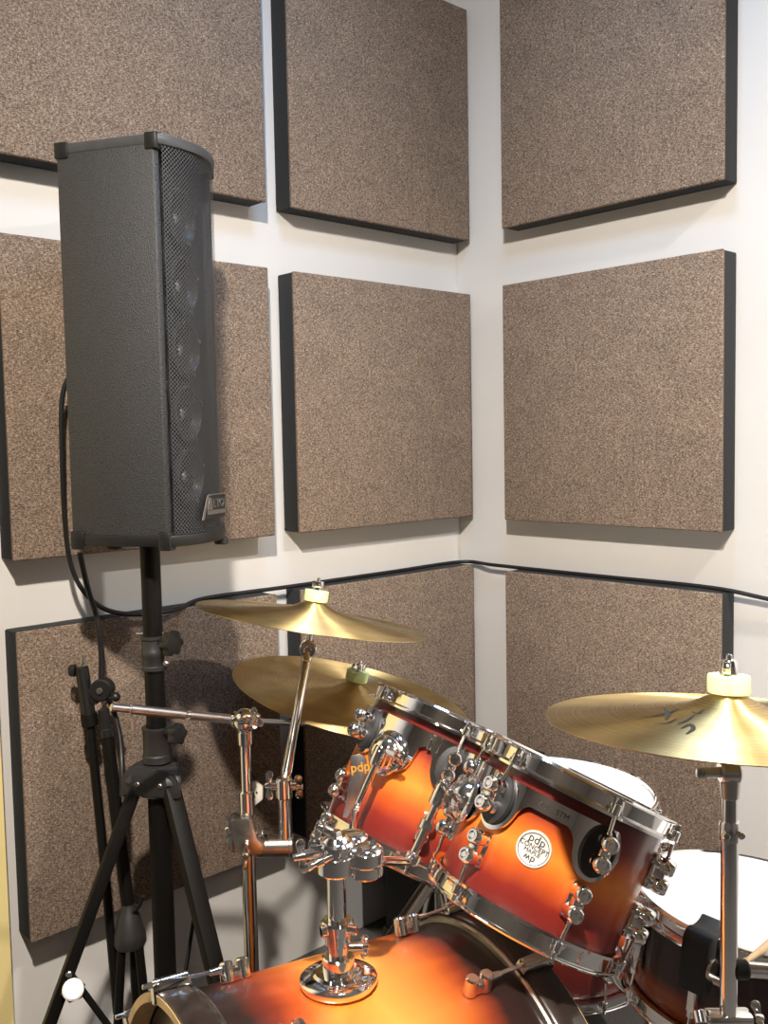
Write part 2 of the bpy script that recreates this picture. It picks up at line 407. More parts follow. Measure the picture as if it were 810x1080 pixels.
# corner protectors
for (cx, cy, sx, sy) in ((0, SD, 1, -1), (0, 0, 1, 1), (SW, 0, -1, 1), (SW, SD, -1, -1)):
    for top in (0, 1):
        b = bm_(); L = .024
        if cy == 0: L = .020
        z0, z1 = (SH-.026, SH+.002) if top else (-.006, .026)
        prism(b, MS, [(cx-sx*.003, cy-sy*.003), (cx+sx*L, cy-sy*.003), (cx+sx*L*.7, cy+sy*L*.7), (cx-sx*.003, cy+sy*L)], z0, z1, .003)
        part('corner_protector', b, 'blackplastic', spk)
for fx in (.05, SW-.05):
    b = bm_(); cyl(b, MS @ V((fx, .03 if fx < .1 else -.02, -.010)), MS @ V((fx, .03 if fx < .1 else -.02, .002)), .013, seg=18, bev=.002); part('foot', b, 'rubber', spk)
b = bm_(); cyl(b, MS @ V((.05, SD-.05, -.010)), MS @ V((.05, SD-.05, .002)), .013, seg=18, bev=.002); part('foot', b, 'rubber', spk)
# maker's plate, low right on the grille
xb = SW*.47; slope = math.atan2(front_y(xb+.005)-front_y(xb-.005), .01)
MB = MS @ T(xb, front_y(xb)-.004, .062) @ Matrix.Rotation(slope, 4, 'Z') @ Matrix.Rotation(PI/2, 4, 'X')
b = bm_(); prism(b, MB, [(-.040, -.020), (.042, -.020), (.042, .022), (-.018, .022)], -.002, .0, .0006)
bd = part('maker_plate', b, 'ink', spk, 'black plate with silver lettering')
b = bm_(); prism(b, MB, [(-.043, -.021), (-.036, -.021), (-.016, .021), (-.022, .021)], 0, .0012)
prism(b, MB, [(-.018, .020), (.042, .020), (.042, .0225), (-.017, .0225)], 0, .0010)
prism(b, MB, [(-.022, -.013), (.042, -.013), (.042, -.006), (-.022, -.006)], 0, .0008)
prism(b, MB, [(-.022, -.005), (-.004, -.005), (-.008, .016), (-.014, .016)], 0, .0008)
add(b, text_bm('LTO', .021, MB @ T(.018, .005, .0005), .001, 1.05))
part('plate_lettering', b, 'steel', bd, 'silver lettering')

# ------------------------------------------------------------------ speaker stand
PX, PY = -1.143, -.304
st = thing('speaker_stand', 'black tripod stand carrying the column speaker', 'speaker stand', (PX, PY, 0))
def pz(y, d=1.74): return at(165, y, d).z
zcol0, zcol1 = pz(706), pz(670)
b = bm_(); cyl(b, (PX, PY, pz(775)), (PX, PY, 1.0886), .0175, seg=28, bev=.001); part('upper_pole', b, 'blackmetal', st)
b = bm_(); lathe(b, T(PX, PY, 0), [(.0178, zcol0), (.0225, zcol0), (.0225, zcol0+.006), (.0205, zcol0+.008), (.0205, zcol0+.022), (.0218, zcol0+.024), (.0218, zcol0+.034), (.0205, zcol0+.036), (.0205, zcol1-.007), (.0225, zcol1-.005), (.0225, zcol1), (.0178, zcol1)], 28, True)
clr = part('collar', b, 'greyplastic', st)
kd = (RT*.8-FW*.5); kd.z = 0; kd.normalize()
kc = V((PX, PY, pz(676)))+kd*.036
b = bm_(); knob(b, kc, kd, .024, .016, 6); cyl(b, V((PX, PY, pz(676)))+kd*.015, kc, .008, seg=12); part('tightening_knob', b, 'blackplastic', clr)
b = bm_(); pp = V((PX, PY, pz(668))); sd = V((RT.x, RT.y, 0)).normalized(); fr = V((-FW.x, -FW.y, 0)).normalized()
cyl(b, pp-sd*.030, pp+sd*.034, .0028, seg=10)
tube(b, [pp+sd*.034+V((0, 0, -.010))+.012*(math.cos(a)*sd+math.sin(a)*V((0, 0, 1)))+fr*.02 for a in [2*PI*k/18 for k in range(18)]], .0012, 6, closed=True)
tube(b, smoothpath([pp+sd*.026+fr*.012, pp+sd*.028+fr*.02+V((0, 0, -.02)), pp+sd*.024+fr*.02+V((0, 0, -.045))], 6), .0013, 6)
sphere(b, pp+sd*.026+fr*.018+V((0, 0, -.05)), .006, 12); part('safety_pin', b, 'steel', clr, 'steel safety pin and ring')
zc0, zc1 = pz(805), pz(768)
b = bm_(); lathe(b, T(PX, PY, 0), [(.018, zc0), (.0262, zc0), (.0262, zc0+.012), (.0245, zc0+.014), (.0245, zc1-.006), (.026, zc1-.004), (.026, zc1), (.018, zc1)], 28, True)
sl = part('sleeve', b, 'greyplastic', st)
kc = V((PX, PY, pz(772)))+kd*.042; b = bm_(); knob(b, kc, kd, .020, .016, 5); cyl(b, V((PX, PY, pz(772)))+kd*.02, kc, .008, seg=12)
part('tightening_knob', b, 'blackplastic', sl)
b = bm_(); cyl(b, (PX, PY, .12), (PX, PY, zc0+.002), .0200, seg=28); part('centre_pole', b, 'blackmetal', st)
zh = pz(822)
lat, fwh = V((RT.x, RT.y, 0)).normalized(), V((FW.x, FW.y, 0)).normalized()
hub = bm_(); azs = [math.radians(a) for a in (196, 316, 78)]; K = .40
dirs = [lat*math.cos(a)+fwh*math.sin(a) for a in azs]
# hub: three plates bridging the legs, each with an arched top
lathe(hub, T(PX, PY, zh), [(.0205, -.034), (.034, -.030), (.036, .0), (.030, .018), (.0205, .022)], 30, True)
for i in range(3):
    d0, d1 = dirs[i], dirs[(i+1) % 3]; mid = (d0+d1).normalized(); tan = V((-mid.y, mid.x, 0))
    Mp = Matrix(((tan.x, 0, mid.x, PX), (tan.y, 0, mid.y, PY), (0, 1, 0, zh), (0, 0, 0, 1)))
    out = [(-.054, -.026), (.054, -.026)]+[(.054*math.cos(a), -.002+.028*math.sin(a)) for a in [PI*k/14 for k in range(15)]]
    prism(hub, Mp, out, .030, .035, .0012)
    prism(hub, Mp, [(.054*math.cos(a), -.002+.028*math.sin(a)) for a in [PI*k/14 for k in range(15)]]+[(.048*math.cos(a), -.002+.023*math.sin(a)) for a in [PI*(14-k)/14 for k in range(15)]], .010, .0345)
hb = part('hub', hub, 'greyplastic', st)
for i in range(3):
    mid = (dirs[i]+dirs[(i+1) % 3]).normalized(); tan = V((-mid.y, mid.x, 0))
    for s in (-1, 1):
        c = V((PX, PY, zh-.004))+mid*.035+tan*s*.022; b = bm_(); cyl(b, c, c+mid*.004, .0045, seg=10, bev=.001); part('bolt', b, 'steel', hb)
zlow = .10
b = bm_(); lathe(b, T(PX, PY, zlow-.03), [(.0205, 0), (.034, 0), (.034, .05), (.0205, .05)], 24, True); part('brace_collar', b, 'greyplastic', st)
for i, d in enumerate(dirs):
    top = V((PX, PY, zh-.006))+d*.036; foot = V((PX, PY, .012))+d*(.036+K*(zh-.02)*1.0)
    b = bm_(); side = V((-d.y, d.x, 0)); flatbar(b, top, foot, .032, .022, side, .005); lg = part('leg', b, 'blackmetal', st)
    b = bm_(); fx = (foot-top).normalized(); cyl(b, foot-fx*.04, foot+fx*.008, .018, .017, 16, .003); part('rubber_foot', b, 'rubber', lg)
    mp = top.lerp(foot, .505)
    b = bm_(); flatbar(b, mp+side*.011, V((PX, PY, zlow))+d*.034+side*.011, .012, .004, side.cross(d), .001); br = part('brace', b, 'blackmetal', st)
    b = bm_(); cyl(b, mp+side*.020, mp-side*.020, .0055, seg=12, bev=.001); part('pivot_bolt', b, 'steel', br)
# the white plastic cap at the lower clamp of the left leg
d = dirs[0]; top = V((PX, PY, zh-.006))+d*.036; foot = V((PX, PY, .012))+d*(.036+K*(zh-.02))
wc = lat*.020+min((top.lerp(foot, k/100) for k in range(101)), key=lambda p: abs(px(p)[1]-1043))
b = bm_(); ax_ = (CAM-wc).normalized(); cyl(b, wc, wc+ax_*.024, .0215, seg=6, bev=.002); cap = part('clamp_knob', b, 'blackplastic', st)
b = bm_(); cyl(b, wc+ax_*.022, wc+ax_*.030, .0185, seg=30, bev=.003); part('white_cap', b, 'white', cap, 'round white end cap')

# ------------------------------------------------------------------ microphone stand (folded, boom hanging down)
Dm = 1.83
mbase = at(137, 975, Dm)
ms = thing('microphone_stand', 'thin black folded microphone stand leaning by the wall behind speaker tripod', 'microphone stand', (mbase.x, mbase.y, 0))
ptop = at(107, 735, Dm); pbot = at(136, 962, Dm)
b = bm_(); cyl(b, at(113, 775, Dm), pbot, .0120, seg=18); part('main_tube', b, 'blackmetal', ms)
b = bm_(); cyl(b, at(109, 748, Dm), at(112.5, 772, Dm), .0105, seg=18); cyl(b, at(112.3, 768, Dm), at(113.6, 778, Dm), .0140, seg=18, bev=.002)
nk = part('neck', b, 'blackplastic', ms)
b = bm_(); c0 = at(108, 727, Dm); cyl(b, c0+FW*.016, c0-FW*.016, .021, seg=28, bev=.003); part('swivel_disc', b, 'blackplastic', ms)
b = bm_(); cyl(b, c0-FW*.017, c0-FW*.021, .006, seg=14, bev=.001); part('swivel_bolt', b, 'steel', ms)
b = bm_(); kk = at(122, 735, Dm-.01); cyl(b, c0, kk, .005, seg=10); sphere(b, kk, .009, 14); part('swivel_knob', b, 'blackplastic', ms)
b = bm_(); cyl(b, at(86, 703, Dm), at(95, 762, Dm), .0125, seg=18, bev=.002); box(b, frame(at(98, 734, Dm), FW, RT), .022, .030, .02, .004); part('boom_clamp', b, 'blackplastic', ms)
b = bm_(); cyl(b, at(87.5, 693, Dm), at(88, 703, Dm), .0055, seg=14, bev=.001); part('thread_tip', b, 'nickel', ms)
b = bm_(); cyl(b, at(84, 707, Dm), at(79, 707, Dm), .005, seg=10); cyl(b, at(80, 707, Dm), at(73, 707.5, Dm), .012, .011, 16, .002); part('thumb_screw', b, 'blackplastic', ms)
b = bm_(); cyl(b, at(93.5, 752, Dm), at(95.5, 766, Dm), .0155, seg=18, bev=.002); tube(b, [at(95, 765, Dm), at(107, 880, Dm), at(118, 1000, Dm), at(124, 1068, Dm)], .0085, 14); part('boom_arm', b, 'blackmetal', ms)
Mc = frame(at(137.5, 996, Dm), at(135, 950, Dm)-at(137.5, 996, Dm))
b = bm_(); lathe(b, Mc, [(.0, -.004), (.026, -.004), (.030, .004), (.029, .020), (.020, .055), (.014, .068), (.0125, .076), (0, .076)], 28); part('leg_hub', b, 'greyplastic', ms)
b = bm_(); hk = at(147, 955, Dm-.02); tube(b, [at(141, 962, Dm-.01), hk, at(151, 945, Dm-.03)], .004, 8); part('hub_lever', b, 'blackplastic', ms)
hubp = at(138, 992, Dm)
for a in (215, 335, 95):
    dd = (lat*math.cos(math.radians(a))+fwh*math.sin(math.radians(a))); q = V((hubp.x, hubp.y, 0))
    b = bm_(); cyl(b, V((hubp.x, hubp.y, hubp.z))+dd*.018, q+dd*.046+V((0, 0, .006)), .0085, seg=14); lg = part('leg', b, 'blackmetal', ms)
    b = bm_(); cyl(b, q+dd*.043+V((0, 0, .05)), q+dd*.046+V((0, 0, 0)), .0105, seg=14, bev=.002); part('rubber_foot', b, 'rubber', lg)

# ------------------------------------------------------------------ cables
def rope(name, pts, r, label):
    p = smoothpath(pts, 8); b = bm_(); tube(b, p, r, 10); lo = min(p, key=lambda q: q.z)
    return single(name, b, 'cable', label, 'cable', tuple(lo))
zt = .9134+.0095
rope('speaker_cable', [at(88, 380, 1.80), at(67, 412, 1.80), at(65.5, 480, 1.82), at(70, 567, 1.86), at(81, 612, 1.88), at(106, 640, 1.90), at(141, 648, 1.95), at(185, 643, 2.02), V((-.86, -.035, zt+.002)), V((-.62, -.03, zt)), V((-.30, -.03, zt)), V((-.04, -.035, zt+.001)), V((-.028, -.14, zt)), V((-.03, -.25, zt)), V((-.03, -.5, zt)), V((-.03, -.78, zt)), V((-.02, -.95, .905)), V((-.02, -1.4, .87)), V((-.02, -2.1, .84)), V((-.02, -2.9, .60)), V((-.03, -3.3, .20)), V((-.04, -3.45, .006))], .0048,
     'black cable looping from the column speaker along the low panel tops round the corner')
rope('microphone_cable', [at(84, 583, 1.86), at(93, 622, 1.87), at(103, 655, 1.86), at(107, 690, 1.865), at(107.5, 725, 1.868), at(118, 745, 1.878), at(126, 775, 1.845), at(128.5, 805, 1.815), at(129, 840, 1.80)], .0055,
     'straight black cable hanging from the speaker bottom onto the microphone stand')

# ------------------------------------------------------------------ drums
def hoop_profile(r):
    return [(r+.003, -.013), (r+.003, .010), (r+.0055, .0130), (r+.0095, .0125), (r+.0110, .0102), (r+.0090, .0080), (r+.0065, .0075), (r+.0062, -.0085), (r+.0120, -.0110), (r+.0160, -.0118), (r+.0163, -.0155), (r+.010, -.0158)]
class Drum:
    def __init__(s, root, M, r, L): s.root, s.M, s.r, s.L = root, M, r, L
    def R(s, th, rad, z):      # frame on the shell: x tangent, y along the axis, z outward
        a = math.radians(th); e = V((math.cos(a), math.sin(a), 0)); t = V((-math.sin(a), math.cos(a), 0)); o = e*rad+V((0, 0, z))
        return s.M @ Matrix(((t.x, 0, e.x, o.x), (t.y, 0, e.y, o.y), (0, 1, 0, o.z), (0, 0, 0, 1)))
    def P(s, th, rad, z): return s.R(th, rad, z).translation
def turret_lug(b, Mx, sp=.0128, out=.030, r=.0112):
    for sg in (-1, 1):
        lathe(b, Mx @ T(0, sg*sp, 0), [(0, 0), (r, 0), (r*1.02, out*.25), (r*.90, out*.34), (r*.90, out*.40), (r*1.0, out*.50), (r*1.0, out*.74), (r*.92, out*.92), (r*.72, out), (r*.55, out), (r*.50, out*.90), (r*.34, out*.90), (r*.30, out*.97), (0, out*.97)], 24)
    box(b, Mx @ T(0, 0, out*.36), r*1.3, sp*2, out*.72, .002)
def make_shell(d, mat, wall=.006):
    b = bm_(); r, L = d.r, d.L; lathe(b, d.M, [(r-wall, -.001), (r, -.001), (r, -L+.001), (r-wall, -L+.001)], 96, True); return part('shell', b, mat, d.root)
def make_head(d, z, mat='head'):
    b = bm_(); r = d.r; sg = 1 if z == 0 else -1; zz = 0 if z == 0 else -d.L
    lathe(b, d.M, [(0, zz+sg*.0030), (r-.004, zz+sg*.0030), (r+.0005, zz+sg*.0012), (r+.0022, zz-sg*.006), (r+.0028, zz-sg*.006), (r+.0015, zz+sg*.0020), (r-.004, zz+sg*.0038), (0, zz+sg*.0038)], 72); return b
def make_tom(root, M, r, L, lugs, bracket, lobes, cutoff, cx=0.):
    d = Drum(root, M, r, L)
    make_shell(d, 'tomburst'); part('drum_head', make_head(d, 0), 'head', root, 'white coated batter head'); part('resonant_head', make_head(d, -L), 'head', root)
    b = bm_(); lathe(b, M, hoop_profile(r), 96, True); part('hoop', b, 'chrome', root, 'chrome upper hoop')
    b = bm_(); lathe(b, M @ T(0, 0, -L) @ Matrix.Rotation(PI, 4, 'X'), hoop_profile(r), 96, True); part('hoop', b, 'chrome', root, 'chrome lower hoop')
    zt_, zb_ = (-.059 if r < .14 else -.063), -L+.062
    for th in lugs:
        on = any(abs(th-a) < 3 for a in lobes)
        ro = r+(.0135 if on else 0)
        if on:
            b = bm_(); Mx = d.R(th, r+.008, zt_-.002); out = [(.0225*math.cos(a), .0335*math.sin(a)) for a in [2*PI*k/32 for k in range(32)]]
            prism(b, Mx, out, 0, .0075, .002); part('gasket', b, 'rubber', root, 'black rubber gasket')
        b = bm_(); Mx = d.R(th, ro, zt_); turret_lug(b, Mx)
        if not on: box(b, Mx @ T(0, 0, .003), .022, .046, .008, .003)
        lg = part('lug', b, 'chrome', root)
        for top in (1, 0):
            if not top:
                b = bm_(); Mx = d.R(th, r, zb_); turret_lug(b, Mx); box(b, Mx @ T(0, 0, .003), .022, .046, .008, .003); lg = part('lug', b, 'chrome', root)
            b = bm_(); rr = r+.0135; sg = 1 if top else -1; zz = 0 if top else -L
            z_in = (zt_+.012) if top else (zb_-.012); z_h = zz+sg*.004
            cyl(b, d.P(th, rr+(.010 if on and top else .004), z_in), d.P(th, rr, zz-sg*.006), .0026, seg=10)
            cyl(b, d.P(th, rr+(.010 if on and top else .004), z_in), d.P(th, rr+(.008 if on and top else .003), z_in+sg*.014), .0042, .0036, 12, .001)
            cyl(b, d.P(th, rr, zz-sg*.012), d.P(th, rr, zz+sg*.002), .0060, .0055, 14, .001); cyl(b, d.P(th, rr, zz), d.P(th, rr, zz+sg*.011), .0036, .0032, 8, .0006)
            box(b, d.R(th, r+.009, zz-sg*.0085), .020, .010, .012, .003)
            part('tension_rod', b, 'chrome', root)
    # suspension mount: curved band under the upper hoop with a rounded lobe at each carried lug
    lo, hi = cutoff; n = int(abs(hi-lo)/1.5); b = bm_(); cols = []
    zc, hh, hw = zt_-.002, .039, 1.64/r
    for k in range(n+1):
        th = lo+(hi-lo)*k/n; top, bot = -.029, -.050
        if th > lobes[0]:
            s = math.sqrt(max(0, 1-((th-lobes[0])/hw)**2)); top = min(top, zc+hh*s); bot = zc-hh*s
        elif th < lobes[-1]:
            s = math.sqrt(max(0, 1-((th-lobes[-1])/hw)**2)); top = min(top, zc+hh*s); bot = zc-hh*s
        else:
            for a in lobes:
                u = abs(th-a)/hw
                if u < 1: bot = min(bot, zc-hh*math.sqrt(1-u*u))
                elif u < 1.55: bot = min(bot, -.050-.016*(1.55-u)/.55*(1.55-u)/.55)
            u = abs(th-bracket)/(2.35/r)
            if u < 1: bot = min(bot, -.080-.034*math.sqrt(1-u*u))
            elif u < 1.5: bot = min(bot, -.050-.012*((1.5-u)/.5)**2)
            top += .003*math.cos(math.radians((th-lobes[0])*5))*0
        if bot > top-.002: bot = top-.002
        cols.append([b.verts.new(d.P(th, r+.0055, top)), b.verts.new(d.P(th, r+.0095, top)), b.verts.new(d.P(th, r+.0095, bot)), b.verts.new(d.P(th, r+.0055, bot))])
    for A, B in zip(cols, cols[1:]):
        for i in range(4): b.faces.new((A[i], A[(i+1) % 4], B[(i+1) % 4], B[i]))
    b.faces.new(cols[0]); b.faces.new(cols[-1][::-1])
    mt = part('suspension_mount', b, 'chrome', root, 'chrome suspension band with rounded lobes')
    for off in (-22, 22):       # ribs pressed in the band either side of the bracket
        b = bm_(); box(b, d.R(bracket+off, r+.010, -.042), .007, .026, .005, .002); box(b, d.R(bracket+off*1.22, r+.010, -.042), .003, .026, .004, .001); part('rib', b, 'chrome', mt)
    b = bm_(); Mx = d.R(bracket, r+.009, -.086)
    lathe(b, Mx, [(0, 0), (.034, 0), (.036, .003), (.034, .006), (.030, .008), (.027, .015), (.020, .023), (.012, .027), (0, .028)], 40)
    bk = part('bracket', b, 'chrome', mt, 'domed chrome tom bracket')
    Mx = Mx @ T(cx, 0, 0)
    b = bm_(); box(b, Mx @ T(0, -.008, .0225), .024, .026, .014, .004); lathe(b, Mx @ T(0, -.009, .036) @ Matrix.Rotation(PI/2, 4, 'X'), [(.0068, -.015), (.0115, -.015), (.0125, -.012), (.0125, .012), (.0115, .015), (.0068, .015)], 22, True)
    cyl(b, Mx @ V((.010, .004, .036)), Mx @ V((.030, .004, .036)), .0060, seg=14, bev=.001)
    cl = part('rod_clamp', b, 'chrome', bk)
    b = bm_(); wing(b, Mx @ V((.028, .004, .036)), (Mx.to_3x3() @ V((1, 0, 0))), (Mx.to_3x3() @ V((0, .5, 1))), .013, .010); part('wing_screw', b, 'chrome', bk)
    return d, Mx

def tom_frame(Hc, n):
    n = V(n).normalized(); v = (CAM-V(Hc)); e = (v-n*v.dot(n)).normalized()     # local x faces the camera, y runs to picture right
    return frame(Hc, n, e)
H2, n2 = V((-.913, -1.055, .778)), V((.466, -.160, .870))
t2 = thing('tom_drum', 'smaller sunburst rack tom with round white maker badge, nearer the camera', 'drum', tom_frame(H2, n2), 'orange sunburst rack toms')
D2, B2 = make_tom(t2, WM[t2.name], .127, .190, (-37.5, 22.5, 82.5, 142.5, 202.5, 262.5), -68, (22.5, -37.5, -97.5, -157.5), (36, -171))
H1, n1 = V((-.797, -.727, .764)), V((.487, -.109, .867))
t1 = thing('tom_drum', 'larger sunburst rack tom behind, partly hidden by the badged tom', 'drum', tom_frame(H1, n1), 'orange sunburst rack toms')
D1, B1 = make_tom(t1, WM[t1.name], .1525, .225, (-57, 3, 63, 123, 183, 243), -34, (63, 3, -57, -117), (76, -130), .015)

# badge on the near tom
Mb = D2.R(-10.5, D2.r+.0002, -.097) 
def curved(bm, d, th0, z0):   # bend a flat mesh (x tangent, y axis, z out) round the shell
    for v in bm.verts:
        x, y, z = v.co; a = th0+math.degrees(x/d.r); v.co = d.P(a, d.r+z, z0+y)
    return bm
TB, ZB = -8.5, -.095
b = bm_(); lathe(b, I4, [(0, .0016), (.0190, .0016), (.0205, .0022), (.0222, .0022), (.0232, .0004), (.0232, -.0005)], 48)
for _ in range(1): bmesh.ops.subdivide_edges(b, edges=[e for e in b.edges if e.calc_length() > .006], cuts=3)
bd = part('badge', curved(b, D2, TB, ZB), 'badge', t2, 'round white metal badge')
def badge_text(s, size, x, y, rot=0., sx=1.):
    return text_bm(s, size, Matrix.Rotation(math.radians(-2), 4, 'Z') @ T(x, y, .0020) @ Matrix.Rotation(math.radians(rot), 4, 'Z'), .0006, sx)
b = bm_(); add(b, badge_text('pdp', .0150, .000, .0118)); add(b, badge_text('CONCEPT', .0092, 0, .0022, 0, .92)); add(b, badge_text('MAPLE', .0068, 0, -.0042, 0, 1.1)); add(b, badge_text('dw', .0125, 0, -.0125, 180))
lathe(b, T(0, 0, .0018), [(.0192, 0), (.0200, 0), (.0200, .0006), (.0192, .0006)], 48, True)
part('badge_lettering', curved(b, D2, TB, ZB), 'ink', bd, 'black lettering')
# small lettering pressed on the near tom's mount
b = bm_(); add(b, text_bm('dw', .011, T(0, 0, .010), .0006)); add(b, text_bm('STM', .009, T(.024, -.001, .010), .0006))
part('mount_lettering', curved(b, D2, -12, -.0395), 'ink', t2, 'small dark lettering on the band')

# ---- plate with orange lettering, on the left side of the farther tom
def pl(x, y): return at(x, y, 1.555)
Mp = frame(pl(378, 828), -FW, RT)
def pxy(x, y): q = Mp.inverted() @ pl(x, y); return (q.x, q.y)
b = bm_(); prism(b, Mp, [pxy(*q) for q in ((370, 797), (380, 795.5), (386, 799), (391, 825), (392, 838), (390, 862), (376, 863.5), (361.5, 862), (367, 830), (369, 815))], -.0012, .0012, .0006)
plate = part('logo_plate', b, 'steel', t1, 'silver plate with orange lettering')
b = text_bm('pdp', .021, frame(pl(380, 809)-FW*.0022, -FW, RT*.97-UP*(-.12)), .0008); part('plate_lettering', b, 'orange', plate, 'orange lettering')
b = bm_(); cyl(b, pl(366, 857)-FW*.001, D1.P(-76, D1.r-.001, -.150), .003, seg=10); part('plate_screw', b, 'steel', plate)

# ------------------------------------------------------------------ bass drum
AX = V((.971, -.238, -.022)).normalized(); BC = V((-1.452, -.866, .299)); BR, BL = .275, .478
MBs = frame(BC, -AX, V((0, 0, 1)))          # local z points out of the front face; x = up
bs = thing('bass_drum', 'large orange sunburst bass drum lying on its side at the bottom of the picture', 'drum', MBs)
class BD(Drum): pass
DB = Drum(bs, MBs, BR, BL)
# in this frame angle 0 = up; angle + turns towards MBs y axis
ysgn = 1 if (MBs.to_3x3() @ V((0, 1, 0))).y < 0 else -1         # + => towards the camera side
b = bm_(); lathe(b, MBs, [(BR-.008, -.036), (BR, -.036), (BR, -BL+.036), (BR-.008, -BL+.036)], 128, True); part('shell', b, 'bassburst', bs)
for k, z in enumerate((0, -BL)):
    sg = 1 if k == 0 else -1
    b = bm_(); lathe(b, MBs, [(BR+.001, z), (BR+.0115, z-sg*.001), (BR+.0125, z-sg*.003), (BR+.0125, z-sg*.040), (BR+.0105, z-sg*.043), (BR+.001, z-sg*.043)], 128, True)
    hp = part('hoop', b, 'hoopblack', bs, 'black lacquered wooden hoop')
    b = bm_(); lathe(b, MBs, [(BR-.0005, z+sg*.0004), (BR+.0105, z+sg*.0004), (BR+.0105, z-sg*.0005), (BR+.001, z-sg*.0005), (BR+.0008, z-sg*.028), (BR-.0005, z-sg*.028)], 128, True); part('hoop_edge', b, 'tanwood', hp, 'natural wood inner edge')
    b = bm_(); lathe(b, MBs, [(BR+.001, z-sg*.0432), (BR+.009, z-sg*.0435), (BR+.0095, z-sg*.0475), (BR+.0075, z-sg*.0505), (BR+.001, z-sg*.051)], 128, True); part('head_collar', b, 'nickel', bs, 'silver rim of the drum head')
    b = bm_(); lathe(b, MBs, [(0, z-sg*.030), (BR-.003, z-sg*.030), (BR+.0005, z-sg*.034), (BR+.0005, z-sg*.040), (BR-.003, z-sg*.0335), (0, z-sg*.0325)], 96); part('front_head' if k == 0 else 'batter_head', b, 'hoopblack' if k == 0 else 'head', bs)
for k, z in enumerate((0, -BL)):
    sg = 1 if k == 0 else -1
    for i in range(10):
        th = ysgn*(-20.5+36*i) if k == 0 else ysgn*(-18+36*i)
        zl = z-sg*(.108 if k == 0 else .112)
        Mx = DB.R(th, BR, zl); b = bm_()
        for s in (-1, 1): cyl(b, Mx @ V((s*.0125 if 0 else 0, s*.011, .0)), Mx @ V((0, s*.011, .026)), .0098, .0092, 22, .002)
        box(b, Mx @ T(0, 0, .009), .015, .026, .018, .003); part('lug', b, 'chrome', bs)
        b = bm_(); rr = BR+.0175
        cyl(b, DB.P(th, rr, zl+sg*.020), DB.P(th, BR+.021, z-sg*.022), .0030, seg=10); cyl(b, DB.P(th, rr, zl+sg*.018), DB.P(th, rr, zl+sg*.034), .0055, .0045, 12, .001)
        part('tension_rod', b, 'chrome', bs)
        b = bm_(); Mh = DB.R(th, BR+.0125, z-sg*.018)
        prism(b, Mh @ Matrix.Rotation(PI/2, 4, 'Y') @ Matrix.Rotation(0, 4, 'Z'), [(-.003, -sg*-.034*-1), (-.013, -sg*.012), (-.014, sg*.012), (-.007, sg*.022), (.016, sg*.022), (.016, sg*.0185), (-.001, sg*.0185)] if False else [(0, -.030*sg), (-.010, -.026*sg), (-.0135, .010*sg), (-.009, .0215*sg), (.014, .0215*sg), (.014, .0185*sg), (0, .0185*sg)], -.0095, .0095, .0018)
        cyl(b, DB.P(th, BR+.022, z-sg*.045), DB.P(th, BR+.022, z+sg*.002), .0068, .0058, 14, .0015); cyl(b, DB.P(th, BR+.022, z), DB.P(th, BR+.022, z+sg*.014), .0040, .0036, 8, .001)
        part('claw_hook', b, 'chrome' if k == 0 else 'nickel', bs)
for i, s in enumerate((-1, 1)):    # spurs down to the floor near the front
    p = DB.P(s*ysgn*118, BR, -.13); q = V((p.x-.06, p.y+s*-.06, .006)); q.y = p.y+(-.05 if p.y < BC.y else .05)
    b = bm_(); cyl(b, p, q, .007, seg=14); sphere(b, p, .018, 16); part('spur', b, 'chrome', bs)

# ------------------------------------------------------------------ tom holder on the bass drum
PQ = V((-1.2455, -.9225, .587))
th_ = thing('tom_holder', 'chrome tom holder post with round base on top of the bass drum', 'drum hardware', tuple(PQ))
upv = V((0, 0, 1)); perp = (upv-AX*upv.dot(AX)).normalized()
Mq = frame(PQ-V((0, 0, .0135)), perp, AX)
b = bm_(); lathe(b, Mq @ Matrix.Diagonal((1.08, 1, 1, 1)), [(0, -.003), (.0445, -.003), (.0470, .002), (.0465, .006), (.043, .0085), (.031, .0115), (.0285, .0150), (.0235, .0158), (0, .0158)], 48); part('base_plate', b, 'chrome', th_)
zq = lambda y: at(357, y, 1.25).z
b = bm_(); cyl(b, PQ+V((0, 0, 0)), V((PQ.x, PQ.y, zq(1003))), .0205, seg=32, bev=.002); part('base_sleeve', b, 'chrome', th_)
b = bm_(); cyl(b, PQ+V((0, 0, .01)), V((PQ.x, PQ.y, zq(884))), .0122, seg=28); part('post', b, 'chrome', th_)
b = bm_(); zm = zq(975); lathe(b, T(PQ.x, PQ.y, zm), [(.0125, -.018), (.016, -.018), (.0165, -.004), (.020, -.002), (.021, .010), (.019, .013), (.0125, .013)], 24, True)
cyl(b, V((PQ.x, PQ.y, zm+.006))+lat*.014-fwh*.012, V((PQ.x, PQ.y, zm+.006))+lat*.026-fwh*.016, .006, seg=12, bev=.001)
cyl(b, V((PQ.x, PQ.y, zm+.004))-lat*.014-fwh*.012, V((PQ.x, PQ.y, zm+.004))-lat*.020-fwh*.014, .008, seg=12, bev=.001); part('memory_lock', b, 'chrome', th_)
b = bm_(); zw = zq(992); c = V((PQ.x, PQ.y, zw))+lat*.020-fwh*.006; cyl(b, c-lat*.006, c+lat*.012, .006, seg=12, bev=.001); wing(b, c+lat*.010, lat, fwh+V((0, 0, .4)), .011, .010); part('wing_bolt', b, 'chrome', th_)
